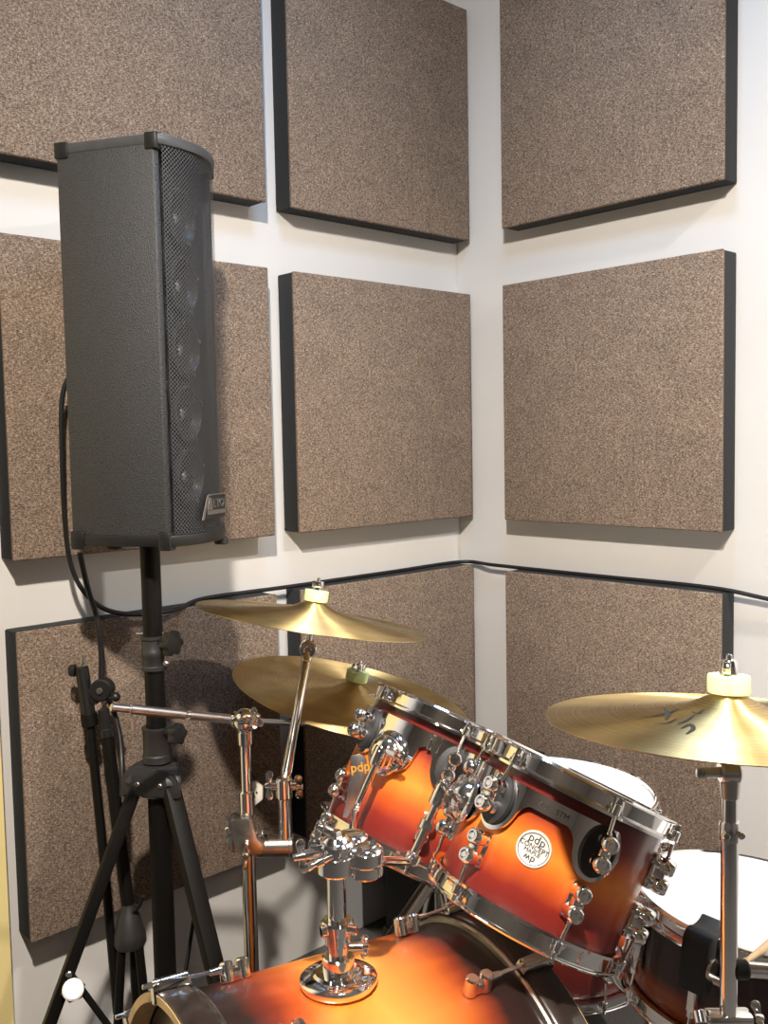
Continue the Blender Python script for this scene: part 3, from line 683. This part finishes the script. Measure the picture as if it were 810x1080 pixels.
# clamp head on the post: two barrels side by side with bolts
dq = px(V((PQ.x, PQ.y, .75)))[2]
def q_(x, y, dd=0.): return at(x, y, dq+dd)
b = bm_(); c = q_(352, 900); c.z = 0
zA, zB = zq(914), zq(879)
cyl(b, V((PQ.x, PQ.y, zA)), V((PQ.x, PQ.y, zB)), .0240, seg=32, bev=.003); lathe(b, T(PQ.x, PQ.y, (zA+zB)/2), [(.023, -.004), (.0262, -.003), (.0262, .003), (.023, .004)], 32, True)
cyl(b, V((PQ.x, PQ.y, zB-.002)), V((PQ.x, PQ.y, zB+.006)), .018, .015, 28, .002); cyl(b, V((PQ.x, PQ.y, zB+.004)), V((PQ.x, PQ.y, zB+.012)), .009, .008, 6, .001)
box(b, frame(q_(338, 898), upv, lat), .030, .034, .030, .006); part('clamp_body', b, 'chrome', th_)
ball2 = q_(386, 908, .004); ball1 = q_(371, 893, .035)
def barrel(c, s=1.):
    b = bm_(); lathe(b, T(*c), [(0, -.020*s), (.017*s, -.020*s), (.0215*s, -.016*s), (.0215*s, -.003*s), (.0195*s, -.002*s), (.0195*s, .000), (.0225*s, .001), (.0225*s, .014*s), (.019*s, .018*s), (.011*s, .020*s), (0, .020*s)], 32)
    return b
b = barrel(ball2); box(b, frame((ball2+V((PQ.x, PQ.y, ball2.z)))/2, upv, lat), .030, .022, .022, .005); part('ball_clamp', b, 'chrome', th_)
b = barrel(ball1, .95); box(b, frame((ball1+V((PQ.x, PQ.y, ball1.z)))/2, upv, fwh), .030, .022, .022, .005); part('ball_clamp', b, 'chrome', th_)
for (x0, y0, x1, y1, dd) in ((344, 897, 309, 905, -.012), (350, 903, 324, 915, -.022)):
    b = bm_(); p0_, p1_ = q_(x0, y0, dd), q_(x1, y1, dd-.01); cyl(b, p0_, p1_, .0042, seg=14); mid = p0_.lerp(p1_, .35); cyl(b, mid, mid+(p1_-p0_)*.30, .0066, seg=14, bev=.001)
    if x1 == 309: wing(b, p0_.lerp(p1_, .60), p1_-p0_, UP+RT*.2, .014, .013, .005)
    else: cyl(b, p1_, p1_-(p1_-p0_).normalized()*.006, .0055, .0045, 8)
    part('wing_bolt', b, 'chrome', th_)
b = bm_(); p0_, p1_ = q_(350, 878, -.005), q_(330, 868, -.005); cyl(b, p0_, p0_.lerp(p1_, .5), .006, seg=14); wing(b, p0_.lerp(p1_, .4), p1_-p0_, UP*.3+RT-FW*.3, .016, .012, .006); part('wing_nut', b, 'chrome', th_)
for (x, y, dd) in ((392, 892, -.014), (378, 900, -.020), (361, 905, -.022)):
    b = bm_(); cyl(b, q_(x, y, dd), q_(x+1, y-3, dd-.010), .0048, seg=6, bev=.0008); part('key_bolt', b, 'chrome', th_)
# L rods out to the toms
e0 = B2 @ V((0, .014, .036)); e1 = B2 @ V((0, -.105, .036))
b = bm_(); tube(b, fillet([e0, e1, ball2+RT*.018, ball2], .022, 8), .0061, 16)
lr = part('l_rod', b, 'chrome', th_)
for k, y in enumerate((-.052, -.100)):
    b = bm_(); Mr = B2 @ T(0, y, .036) @ Matrix.Rotation(-PI/2, 4, 'X'); lathe(b, Mr, [(.0061, -.006), (.0105, -.006), (.0110, .006), (.0061, .006)], 20, True); cyl(b, Mr @ V((.008, 0, 0)), Mr @ V((.016, 0, 0)), .0042, seg=10); part('memory_collar', b, 'chrome', lr)
f0 = B1 @ V((0, .004, .036)); f1 = B1 @ V((0, -.100, .036))
b = bm_(); tube(b, fillet([f0, f1, ball1+UP*.012, ball1], .022, 8), .0055, 16); part('l_rod', b, 'chrome', th_)
print('L rods', px(e0), px(e1), px(ball2), '|', px(f0), px(f1), px(ball1))

# ------------------------------------------------------------------ floor tom behind the rack toms
HF = at(583, 836, 1.95); nF = V((.03, -.02, 1.))
ft = thing('floor_tom', 'floor tom whose white head just shows above the hoop of the badged rack tom', 'drum', tom_frame(HF, nF))
DF = Drum(ft, WM[ft.name], .194, .33)
make_shell(DF, 'tomburst'); part('drum_head', make_head(DF, 0), 'head', ft, 'white coated batter head'); part('resonant_head', make_head(DF, -.33), 'head', ft)
b = bm_(); lathe(b, DF.M, hoop_profile(.194), 96, True); part('hoop', b, 'chrome', ft, 'chrome upper hoop')
b = bm_(); lathe(b, DF.M @ T(0, 0, -.33) @ Matrix.Rotation(PI, 4, 'X'), hoop_profile(.194), 96, True); part('hoop', b, 'chrome', ft, 'chrome lower hoop')
for i in range(8):
    th = 30+45*i
    for s_, zl in ((1, -.075), (-1, -.255)):
        b = bm_(); turret_lug(b, DF.R(th, .194, zl)); part('lug', b, 'chrome', ft)
        zz = 0 if s_ > 0 else -.33
        b = bm_(); cyl(b, DF.P(th, .2085, zl+s_*.012), DF.P(th, .2085, zz-s_*.006), .0028, seg=8); cyl(b, DF.P(th, .2075, zz-s_*.012), DF.P(th, .2075, zz+s_*.003), .006, .0055, 12, .001); cyl(b, DF.P(th, .2075, zz), DF.P(th, .2075, zz+s_*.010), .0036, .003, 8); part('tension_rod', b, 'chrome', ft)
for th in (53, 173, 293):
    p = DF.P(th, .222, -.10); q = V((p.x, p.y, .012)); b = bm_(); cyl(b, p, q, .006, seg=12); lg = part('leg', b, 'chrome', ft)
    b = bm_(); cyl(b, V((p.x, p.y, 0)), V((p.x, p.y, .028)), .011, .009, 14, .002); part('rubber_foot', b, 'rubber', lg)
    b = bm_(); box(b, DF.R(th, .2045, -.20), .034, .050, .019, .004); part('leg_bracket', b, 'chrome', ft)

# ------------------------------------------------------------------ snare
HS, nS = V((-.640, -1.188, .549)), V((.105, -.073, .991))
sn = thing('snare_drum', 'dark red snare drum with bright white head behind the right cymbal stand', 'drum', tom_frame(HS, nS))
DS = Drum(sn, WM[sn.name], .178, .14)
make_shell(DS, 'snareburst'); part('drum_head', make_head(DS, 0), 'head', sn, 'white coated batter head'); part('snare_side_head', make_head(DS, -.14), 'head', sn)
b = bm_(); lathe(b, DS.M, hoop_profile(.178), 96, True); part('hoop', b, 'chrome', sn, 'chrome upper hoop')
b = bm_(); lathe(b, DS.M @ T(0, 0, -.14) @ Matrix.Rotation(PI, 4, 'X'), hoop_profile(.178), 96, True); part('hoop', b, 'chrome', sn, 'chrome lower hoop')
for i in range(10):
    th = -22+36*i
    b = bm_(); Mx = DS.R(th, .178, -.07); box(b, Mx @ T(0, 0, .008), .014, .062, .016, .005)
    for s in (-1, 1): cyl(b, Mx @ V((0, s*.024, .010)), Mx @ V((0, s*.036, .010)), .0062, seg=14, bev=.001)
    part('lug', b, 'chrome', sn)
    for s in (1, -1):
        b = bm_(); zz = 0 if s > 0 else -.14
        cyl(b, DS.P(th, .188, -.07+s*.034), DS.P(th, .1915, zz-s*.008), .0026, seg=8); cyl(b, DS.P(th, .1915, zz-s*.010), DS.P(th, .1915, zz+s*.003), .006, .0055, 12, .001); cyl(b, DS.P(th, .1915, zz), DS.P(th, .1915, zz+s*.011), .0036, .003, 8)
        part('tension_rod', b, 'chrome', sn)
# snare stand: three-armed basket on a tripod
cs = DS.P(0, 0, -.16); ss = thing('snare_stand', 'chrome snare stand under the white headed snare drum', 'drum hardware', (cs.x, cs.y, 0))
b = bm_(); cyl(b, (cs.x, cs.y, .10), (cs.x, cs.y, cs.z-.10), .0125, seg=20); part('post', b, 'chrome', ss)
b = bm_(); cyl(b, (cs.x, cs.y, cs.z-.13), (cs.x, cs.y, cs.z-.075), .020, seg=22, bev=.003); sphere(b, V((cs.x, cs.y, cs.z-.08)), .022, 16); part('basket_hub', b, 'chrome', ss)
for th in (36, 156, 276):
    p = V((cs.x, cs.y, cs.z-.075)); q1 = DS.P(th, .201, -.17); q2 = DS.P(th, .207, -.10)
    b = bm_(); tube(b, fillet([p, q1, q2], .03, 6), .006, 12); ar = part('basket_arm', b, 'chrome', ss)
    b = bm_(); cyl(b, DS.P(th, .207, -.150), DS.P(th, .207, -.095), .0095, seg=14, bev=.002); part('rubber_grip', b, 'rubber', ar)
for a in (40, 160, 280):
    dd = V((math.cos(math.radians(a)), math.sin(math.radians(a)), 0)); b = bm_(); flatbar(b, V((cs.x, cs.y, .17))+dd*.016, V((cs.x, cs.y, .008))+dd*.24, .014, .006, V((-dd.y, dd.x, 0)), .001); lg = part('leg', b, 'chrome', ss)
    b = bm_(); cyl(b, V((cs.x, cs.y, .0))+dd*.24, V((cs.x, cs.y, .022))+dd*.235, .011, seg=14, bev=.002); part('rubber_foot', b, 'rubber', lg)
# black clip sitting on the snare rim
cc = at(739, 1000, 1.265)
thc = min(range(-180, 180), key=lambda a: abs(px(DS.P(a, .19, 0))[0]-744)+(0 if px(DS.P(a, .19, 0))[2] < 1.45 else 999))
Mcl = DS.R(thc, .195, -.018)
b = bm_(); out = [(-.022, -.034), (-.0215, .012), (-.016, .018), (-.009, .0185)]
prof = [(-.030, .014), (-.034, -.030), (.010, -.034), (.012, .010), (.011, .020), (.004, .026), (-.004, .028), (-.012, .022), (-.018, .020), (-.024, .026), (-.030, .036), (-.036, .034)]
# profile: x = radial (out +), y = along axis; extruded along the tangent
Mcp = Mcl @ Matrix(((0, 0, 1, 0), (0, 1, 0, 0), (1, 0, 0, 0), (0, 0, 0, 1)))
prof = [(.005, -.036), (.029, -.036), (.032, .020), (.031, .036), (.025, .044), (.015, .046), (.004, .043), (-.008, .0435), (-.016, .046), (-.023, .051), (-.028, .049), (-.024, .041), (-.016, .0372), (.0025, .0365), (.005, .032)]
prism(b, Mcp, prof, -.019, .019, .002)
clip = thing('rim_clip', 'black rubber saddle clip on the snare rim beside the right cymbal stand', 'clip', Mcl)
part('clip_body', b, 'rubber', clip)
b = bm_(); cyl(b, Mcl @ V((.019, .002, .020)), Mcl @ V((.024, .002, .020)), .015, seg=24, bev=.001); cyl(b, Mcl @ V((.022, -.014, .012)), Mcl @ V((.040, -.014, .012)), .0065, seg=16, bev=.001); part('clip_screw', b, 'nickel', clip, 'metal screw end')
print('clip', px(Mcl.translation), thc)
# drum stick lying on the snare head
sa, sb = DS.M @ V((0, 0, 0)), None
def on_snare(x, y, h):
    n = nS.normalized(); o = HS+n*h; dirv = (at(x, y, 1)-CAM); t = (o-CAM).dot(n)/dirv.dot(n); return CAM+dirv*t
s0, s1 = on_snare(784, 1016, .021), on_snare(850, 968, .021)
dirn = (s1-s0).normalized()
b = bm_(); Ms = frame(s0, dirn); lathe(b, Ms, [(0, -.002), (.003, -.001), (.0048, .004), (.0046, .009), (.0032, .014), (.0040, .03), (.0068, .10), (.0070, .36), (.006, .385), (0, .387)], 18)
single('drum_stick', b, 'stick', 'pale wooden drum stick lying across the snare rim', 'drum stick', tuple(s0))

# ------------------------------------------------------------------ cymbals
def cym_profile(R):
    up = [(.0065, .0335), (.012, .0335), (.022, .0305), (.032, .0255), (.042, .0210), (.055, .0183), (.08, .0152), (.11, .0113), (.15, .0062)]
    up = [(r, z) for r, z in up if r < R-.02]+[(R-.006, .0005), (R, 0)]
    dn = [(R-.001, -.0012)]+[(r, z-.0016) for r, z in reversed(up[:-1])]
    return up+dn
def cymbal(name, c, n, R, label, spin=0.):
    M = frame(c, n, RT) @ Matrix.Rotation(spin, 4, 'Z'); b = bm_(); lathe(b, M, cym_profile(R), 120, True)
    return single(name, b, 'cymbal', label, 'cymbal', M, 'brass cymbals', 30.), M
def top_hardware(stand, M, nut='wing', r=.0215):
    """felt washer and nut above a cymbal, parts of the stand that carries it"""
    b = bm_(); lathe(b, M, [(.0062, .0345), (r*.98, .0345), (r, .037), (r, .052), (r*.97, .0545), (.0062, .0545)], 36, True); part('felt_washer', b, 'felt', stand, 'pale green felt washer')
    b = bm_(); q = lambda x, y, z: M @ V((x, y, z))
    cyl(b, q(0, 0, -.03), q(0, 0, .078), .0036, seg=12, bev=.001)
    ax3 = M.to_3x3()
    if nut == 'wing':
        cyl(b, q(0, 0, .0545), q(0, 0, .072), .0105, .0085, 20, .0015)
        for s in (-1, 1): prism(b, M @ T(0, 0, .0545) @ Matrix.Rotation(PI/2, 4, 'X'), [(s*.006, .001), (s*.018, .003), (s*.0205, .010), (s*.017, .017), (s*.006, .012)][::s], -.004, .004, .001)
    else:
        cyl(b, q(0, 0, .0545), q(0, 0, .060), .008, seg=16); prism(b, M @ T(0, 0, .060), [(.0115*math.cos(a), .0085*math.sin(a)) for a in [2*PI*k/10 for k in range(10)]], 0, .012, .0015)
    part('wing_nut', b, 'chrome', stand)
    b = bm_(); lathe(b, M, [(.0062, .018), (.016, .018), (.016, .029), (.0062, .029)], 24, True); part('lower_felt', b, 'felt', stand)
    b = bm_(); cyl(b, q(0, 0, -.012), q(0, 0, .018), .0105, .014, 20, .001); part('cup_washer', b, 'chrome', stand)
# right cymbal
cR, nR = at(768, 763, 1.10), V((.089, .038, .995))
cy_r, MR_ = cymbal('crash_cymbal', cR, nR, .2045, 'brass cymbal overhanging the snare at the right picture edge', 1.1)
# its printed mark
b = bm_(); 
def mark(px_pts, w):
    pts = []
    for x, y in px_pts:
        n = nR.normalized(); o = cR+n*.010; dv = at(x, y, 1)-CAM; t = (o-CAM).dot(n)/dv.dot(n); p = MR_.inverted() @ (CAM+dv*t)
        r = math.hypot(p.x, p.y); prof = cym_profile(.2045); z = 0
        for (r0, z0), (r1, z1) in zip(prof, prof[1:]):
            if r0 <= r <= r1: z = z0+(z1-z0)*(r-r0)/(r1-r0); break
        pts.append(V((p.x, p.y, z+.0008)))
    pts = smoothpath(pts, 5); L = []; Rr = []
    for i, p in enumerate(pts):
        a, c = pts[max(0, i-1)], pts[min(len(pts)-1, i+1)]; t = (c-a).normalized(); s = V((-t.y, t.x, 0)); ww = w*(.35+.65*math.sin(PI*i/(len(pts)-1)))
        L.append(b.verts.new(MR_ @ (p+s*ww))); Rr.append(b.verts.new(MR_ @ (p-s*ww)))
    for i in range(len(pts)-1): b.faces.new((L[i], L[i+1], Rr[i+1], Rr[i]))
for pts_, w_ in (([(676, 757), (690, 758), (705, 757), (716, 755)], .0022), ([(700, 752), (704, 757), (702, 762)], .003), ([(714, 766), (724, 764), (732, 761)], .0016), ([(718, 769), (728, 767), (731, 770), (724, 773)], .0026), ([(728, 758), (736, 760), (741, 758)], .0016), ([(690, 764), (705, 764), (714, 762)], .0014)): mark(pts_, w_)
part('printed_mark', b, 'ink', cy_r, 'dark printed script')
sr = thing('cymbal_stand', 'straight chrome cymbal stand in front of the snare at right', 'cymbal stand', (at(769.5, 900, 1.1).x, at(769.5, 900, 1.1).y, 0))
top_hardware(sr, MR_, 'wing', .0235)
pr_ = V((at(769.5, 900, 1.1).x, at(769.5, 900, 1.1).y, 0)); zr = lambda y: at(770, y, 1.1).z
cb_ = MR_ @ V((0, 0, -.012)); b = bm_(); tl = V((pr_.x, pr_.y, zr(812))); cyl(b, tl, cb_, .0065, seg=14); part('tilter_rod', b, 'chrome', sr)
b = bm_(); cyl(b, tl+lat*.010, tl-lat*.012, .013, seg=22, bev=.002); cyl(b, tl-lat*.012, tl-lat*.030, .006, seg=12); box(b, frame(tl-lat*.032, lat, upv), .012, .008, .012, .002); cyl(b, tl+V((0, 0, -.03)), tl, .0098, .012, 20, .001); part('tilter', b, 'nickel', sr)
b = bm_(); cyl(b, (pr_.x, pr_.y, zr(886)), (pr_.x, pr_.y, zr(830)), .0088, seg=22); part('upper_tube', b, 'chrome', sr)
b = bm_(); lathe(b, T(pr_.x, pr_.y, zr(876)), [(.0088, -.010), (.0112, -.010), (.0118, .006), (.0105, .012), (.0088, .012)], 24, True)
for a in (-1, 1): cyl(b, V((pr_.x, pr_.y, zr(876)))-fwh*.009+lat*a*.007, V((pr_.x, pr_.y, zr(876)))-fwh*.016+lat*a*.009, .0042, seg=10, bev=.001)
part('height_collar', b, 'chrome', sr)
b = bm_(); cyl(b, (pr_.x, pr_.y, .10), (pr_.x, pr_.y, zr(884)), .0098, seg=24); part('lower_tube', b, 'chrome', sr)
b = bm_(); c = V((pr_.x, pr_.y, zr(1028))); cyl(b, c+lat*.006, c+lat*.022, .011, seg=18, bev=.002); ca = part('clamp_joint', b, 'rubber', sr)
b = bm_(); cyl(b, c+lat*.020, c+lat*.085-V((0, 0, .006)), .0085, seg=20, bev=.002); part('clamp_arm', b, 'chrome', ca)
b = bm_(); c = V((pr_.x, pr_.y, zr(1082))); box(b, frame(c, upv, lat), .052, .024, .016, .004); cyl(b, c-lat*.034-fwh*.01, c-lat*.034+V((0, 0, .010)), .0075, seg=14, bev=.001); wing(b, c+lat*.030, lat, fwh+upv, .012, .01); part('base_clamp', b, 'chrome', sr)
for a in (250, 10, 130):
    dd = lat*math.cos(math.radians(a))+fwh*math.sin(math.radians(a)); b = bm_(); flatbar(b, V((pr_.x, pr_.y, .30))+dd*.014, V((pr_.x, pr_.y, .008))+dd*.24, .016, .005, V((-dd.y, dd.x, 0)), .001); lg = part('leg', b, 'chrome', sr)
    b = bm_(); cyl(b, V((pr_.x, pr_.y, 0))+dd*.242, V((pr_.x, pr_.y, .024))+dd*.236, .011, seg=14, bev=.002); part('rubber_foot', b, 'rubber', lg)
b = bm_(); cyl(b, (pr_.x, pr_.y, .275), (pr_.x, pr_.y, .325), .018, seg=20, bev=.003); part('leg_collar', b, 'chrome', sr)

# left crash and the ride
c1, m1 = at(329.9, 653.2, 1.82), V((.178, -.055, .983))
cy1, M1 = cymbal('crash_cymbal', c1, m1, .218, 'topmost brass cymbal on the left, tilted down to the right', .3)
c2, m2 = V((-.693, -.3235, .728)), V((.164, -.185, .969))
cy2, M2 = cymbal('ride_cymbal', c2, m2, .255, 'large brass cymbal below the topmost one, partly hidden behind the farther tom', .8)

# boom stand
bx = at(262, 900, 1.70); bx.z = 0; zb = lambda y: at(258, y, 1.70).z
bo = thing('boom_cymbal_stand', 'chrome boom stand left of the toms carrying the lower left cymbal', 'cymbal stand', tuple(bx))
b = bm_(); cyl(b, bx+V((0, 0, .08)), bx+V((0, 0, zb(893))), .0125, seg=24); part('lower_tube', b, 'chrome', bo)
b = bm_(); cyl(b, bx+V((0, 0, zb(895))), bx+V((0, 0, zb(772))), .0095, seg=24); part('upper_tube', b, 'chrome', bo)
b = bm_(); cyl(b, bx+V((0, 0, zb(858))), bx+V((0, 0, zb(832))), .0135, seg=22, bev=.002); part('height_collar', b, 'chrome', bo)
b = bm_(); cyl(b, bx+V((0, 0, zb(783))), bx+V((0, 0, zb(768))), .0125, seg=22, bev=.002); part('top_collar', b, 'chrome', bo)
tp = bx+V((0, 0, zb(757)))
cup2 = M2 @ V((0, 0, -.016)); end2 = M2 @ V((0, 0, -.066)); bdir = (end2-tp).normalized()
cnt = at(117, 746, 1.53)
b = bm_(); sphere(b, tp, .021, 18); cyl(b, tp-bdir.cross(upv).normalized()*.022, tp+bdir.cross(upv).normalized()*.022, .014, seg=22, bev=.002)
wing(b, tp+fwh*-.020+UP*.008, -fwh+UP*.7-RT*.6, RT, .013, .012); wing(b, tp+lat*.018+UP*.004, lat+UP*.5, UP, .012, .010); cyl(b, tp-V((0, 0, .026)), tp, .011, .014, 20, .002)
tl = part('boom_tilter', b, 'chrome', bo)
b = bm_(); cd = (tp-cnt); cyl(b, cnt+cd*.32, tp, .0048, seg=16); cyl(b, cnt, cnt+cd*.33, .0062, seg=16, bev=.001); cyl(b, cnt+cd*.13, cnt+cd*.53, .0078, seg=16, bev=.001); cyl(b, cnt+cd*.56, cnt+cd*.88, .0078, seg=16, bev=.001)
cyl(b, tp, end2, .0052, seg=16)
part('boom_arm', b, 'steel', bo, 'bright boom rod')
b = bm_(); cyl(b, end2-lat*.012, end2+lat*.012, .013, seg=20, bev=.002); cyl(b, end2, cup2, .006, seg=14); part('ride_tilter', b, 'chrome', bo)
top_hardware(bo, M2, 'wing', .0235)
for a in (50, 170, 290):
    dd = lat*math.cos(math.radians(a))+fwh*math.sin(math.radians(a)); b = bm_(); flatbar(b, bx+V((0, 0, .26))+dd*.016, bx+V((0, 0, .008))+dd*.20, .015, .005, V((-dd.y, dd.x, 0)), .001); lg = part('leg', b, 'chrome', bo)
    b = bm_(); cyl(b, bx+dd*.202, bx+dd*.196+V((0, 0, .024)), .011, seg=14, bev=.002); part('rubber_foot', b, 'rubber', lg)
b = bm_(); cyl(b, bx+V((0, 0, .235)), bx+V((0, 0, .285)), .020, seg=20, bev=.003); part('leg_collar', b, 'chrome', bo)

# clamp arm for the left crash, gripping the boom stand
zk = zb(876)
ca_ = thing('cymbal_clamp_arm', 'chrome clamp arm on the boom stand holding up the topmost left cymbal', 'drum hardware', (bx.x, bx.y, zk))
b = bm_(); cb = bx+V((0, 0, zk)); box(b, frame(cb-lat*.0225-fwh*.004, upv, lat), .016, .034, .062, .005); prism(b, frame(cb, -fwh, lat), [(-.012, -.030), (.000, -.036), (.030, -.030), (.032, -.012), (.020, -.002), (.012, .030), (.002, .034), (-.020, .030), (-.024, .0)], .0140, .028, .003)
part('clamp_jaw', b, 'nickel', ca_)
b = bm_(); wing(b, cb-lat*.026+V((0, 0, .004)), -lat, upv, .016, .013, .006); cyl(b, cb-lat*.030+V((0, 0, .004))-fwh*.018, cb+lat*.030+V((0, 0, .004))-fwh*.018, .0042, seg=12); cyl(b, cb+lat*.028+V((0, 0, .004))-fwh*.018, cb+lat*.038+V((0, 0, .004))-fwh*.018, .008, seg=6, bev=.001); part('wing_bolt', b, 'chrome', ca_)
b = bm_(); wing(b, cb-fwh*.024+V((0, 0, -.030)), -fwh, upv+lat*.1, .017, .013, .006); part('wing_bolt', b, 'chrome', ca_)
ce = cb+V((0, 0, -.026))+lat*.078-fwh*.004
b = bm_(); cyl(b, cb+V((0, 0, -.026))+lat*.0145-fwh*.004, ce, .0185, seg=28, bev=.003); cyl(b, ce-lat*.006, ce+lat*.002, .0200, seg=28, bev=.002); part('arm_barrel', b, 'nickel', ca_)
ve = ce-lat*.012; tb1 = V((ve.x, ve.y, zb(826)))
b = bm_(); cyl(b, ve, tb1, .0115, .0105, 22); part('riser', b, 'chrome', ca_)
tl1 = M1 @ V((0, 0, -.055))
b = bm_(); up1 = (tl1-tb1).normalized(); cyl(b, tb1, tl1-up1*.012, .0080, .0092, 20); cyl(b, tb1+up1*.02, tb1+(tl1-tb1)*.30, .0098, .0088, 20, .001); part('inner_rod', b, 'chrome', ca_)
b = bm_(); cyl(b, tb1-upv*.024, tb1+upv*.014, .0145, seg=22, bev=.003); cyl(b, tb1-lat*.022, tb1+lat*.022, .0085, seg=16, bev=.001)
wing(b, tb1-lat*.020, -lat, upv+fwh*.2, .016, .013, .006); wing(b, tb1+lat*.020+V((0, 0, -.004)), lat, upv-fwh*.4, .016, .013, .006); part('rod_collar', b, 'chrome', ca_)
b = bm_(); cyl(b, tl1+fwh*.012, tl1-fwh*.014, .0165, seg=28, bev=.003); lathe(b, frame(tl1-fwh*.014, -fwh), [(.0, .001), (.006, .001), (.0075, .004), (.0135, .004), (.0155, .001), (.0155, -.001)], 24); cyl(b, tl1, M1 @ V((0, 0, -.012)), .0052, seg=14); cyl(b, tl1-up1*.028, tl1-up1*.008, .0105, .012, 20, .001); part('tilter', b, 'chrome', ca_)
top_hardware(ca_, M1, 'nut', .0225)

# wall socket behind the boom stand
ws = at(271, 838, 2.02)
b = bm_(); Mw = frame(at(269, 836, 1.80), -FW, RT); prism(b, Mw, [(.017*math.cos(a), .023*math.sin(a)) for a in [PI/6+PI/3*k for k in range(6)]], -.006, .006, .002)
cd_ = thing('hang_tag', 'grey hexagonal plastic tag hanging behind the boom stand', 'tag', Mw); part('tag_body', b, 'outlet', cd_)
b = bm_()
for (x, y) in ((-.005, .002), (.004, .002), (0, -.006)): box(b, Mw @ T(x, y, .0065), .003, .004, .001)
part('tag_marks', b, 'ink', cd_)
b = bm_(); tube(b, [Mw @ V((0, .022, 0)), Mw @ V((-.008, .036, -.01)), at(260, 824, 1.765)], .0015, 6); part('tag_loop', b, 'cable', cd_)

# rear tripod stand (its flat leg shows under the far tom) and the black case at the corner
rb = at(466, 940, 1.80); rb = V((rb.x, rb.y, 0))
rs = thing('tripod_stand', 'chrome tripod stand with flat double leg showing beneath the farther tom', 'drum hardware', tuple(rb))
b = bm_(); cyl(b, rb+V((0, 0, .05)), rb+V((0, 0, .49)), .0135, seg=22); part('tube', b, 'nickel', rs)
b = bm_(); cyl(b, rb+V((0, 0, .430)), rb+V((0, 0, .475)), .021, seg=20, bev=.003); part('leg_collar', b, 'nickel', rs)
b = bm_(); cyl(b, rb+V((0, 0, .480)), rb+V((0, 0, .505)), .019, seg=20, bev=.003); part('top_collar', b, 'nickel', rs)
for a in (186, 290, 100):
    dd = lat*math.cos(math.radians(a))+fwh*math.sin(math.radians(a)); sd_ = V((-dd.y, dd.x, 0))
    for s in (-1, 1):
        b = bm_(); flatbar(b, rb+V((0, 0, .450))+dd*.020+sd_*s*.012, rb+V((0, 0, .016))+dd*.33+sd_*s*.012, .018, .004, V((dd.x, dd.y, 1)), .001); lg = part('leg', b, 'nickel', rs)
    b = bm_(); cyl(b, rb+dd*.332, rb+dd*.325+V((0, 0, .028)), .020, seg=16, bev=.003); part('rubber_foot', b, 'rubber', lg)
kz = thing('equipment_case', 'black cloth covered case on the floor in the room corner behind the drums', 'case', (-.235, -.215, 0))
b = bm_(); box(b, T(-.235, -.215, .235), .33, .25, .45, .012, 3); bxk = part('body', b, 'greycloth', kz)
for sx in (-1, 1):
    for sy in (-1, 1):
        for zc in (.022, .448):
            b = bm_(); box(b, T(-.235+sx*.152, -.215+sy*.112, zc), .036, .036, .036, .008); part('corner_cap', b, 'blackplastic', kz)
            if zc < .1:
                b = bm_(); cyl(b, (-.235+sx*.12, -.215+sy*.085, 0), (-.235+sx*.12, -.215+sy*.085, .014), .014, seg=14); part('foot', b, 'rubber', kz)
b = bm_(); tube(b, fillet([V((-.32, -.215, .455)), V((-.30, -.215, .485)), V((-.17, -.215, .485)), V((-.15, -.215, .455))], .02), .007, 10); part('handle', b, 'rubber', kz)

# ------------------------------------------------------------------ lights: ceiling lamps read from the panel shadows, plus added fill lamps
def lamp(name, loc, watts, col, size, spread=180, aim=(0, 0, -1)):
    l = bpy.data.lights.new(name, 'AREA'); l.shape = 'DISK'; l.size = size; l.energy = watts; l.color = col; l.spread = math.radians(spread)
    o = bpy.data.objects.new(name, l); COL.objects.link(o); o.location = loc
    o.rotation_euler = V(aim).to_track_quat('-Z', 'Y').to_euler(); return o
warm = (1., .86, .68)
lamp('track_spot', (-2.05, -1.73, H-.10), 52, (1., .885, .765), .09, 120, (1.2, 1.0, -1.9))
lamp('downlight_fill', (-.52, -2.05, H-.06), 43, (1., .93, .86), .09, 150)
lamp('downlight_fill', (-3.3, -1.6, H-.06), 3, warm, .09)  # added weak warm fill on the far left, no known fixture
lamp('downlight_fill', (-2.0, -3.3, H-.06), 6, warm, .09)  # added weak warm fill behind the camera, no known fixture
lamp('cool_fill_lamp', (-.85, -.85, H-.06), 12, (.36, .62, 1.), .4)  # invented bluish fill that cools and lifts the top panels
w = bpy.data.worlds.new('world'); sc.world = w; w.use_nodes = True
w.node_tree.nodes['Background'].inputs['Color'].default_value = (.6, .7, .85, 1); w.node_tree.nodes['Background'].inputs['Strength'].default_value = .02

sc.view_settings.view_transform = 'Standard'; sc.view_settings.look = 'None'; sc.view_settings.gamma = 1; sc.view_settings.exposure = -0.08
sc.view_settings.use_curve_mapping = False
sc.cycles.use_denoising = True
sc.cycles.max_bounces = 10; sc.cycles.diffuse_bounces = 4; sc.cycles.glossy_bounces = 6; sc.cycles.transparent_max_bounces = 12
sc.cycles.sample_clamp_indirect = 6
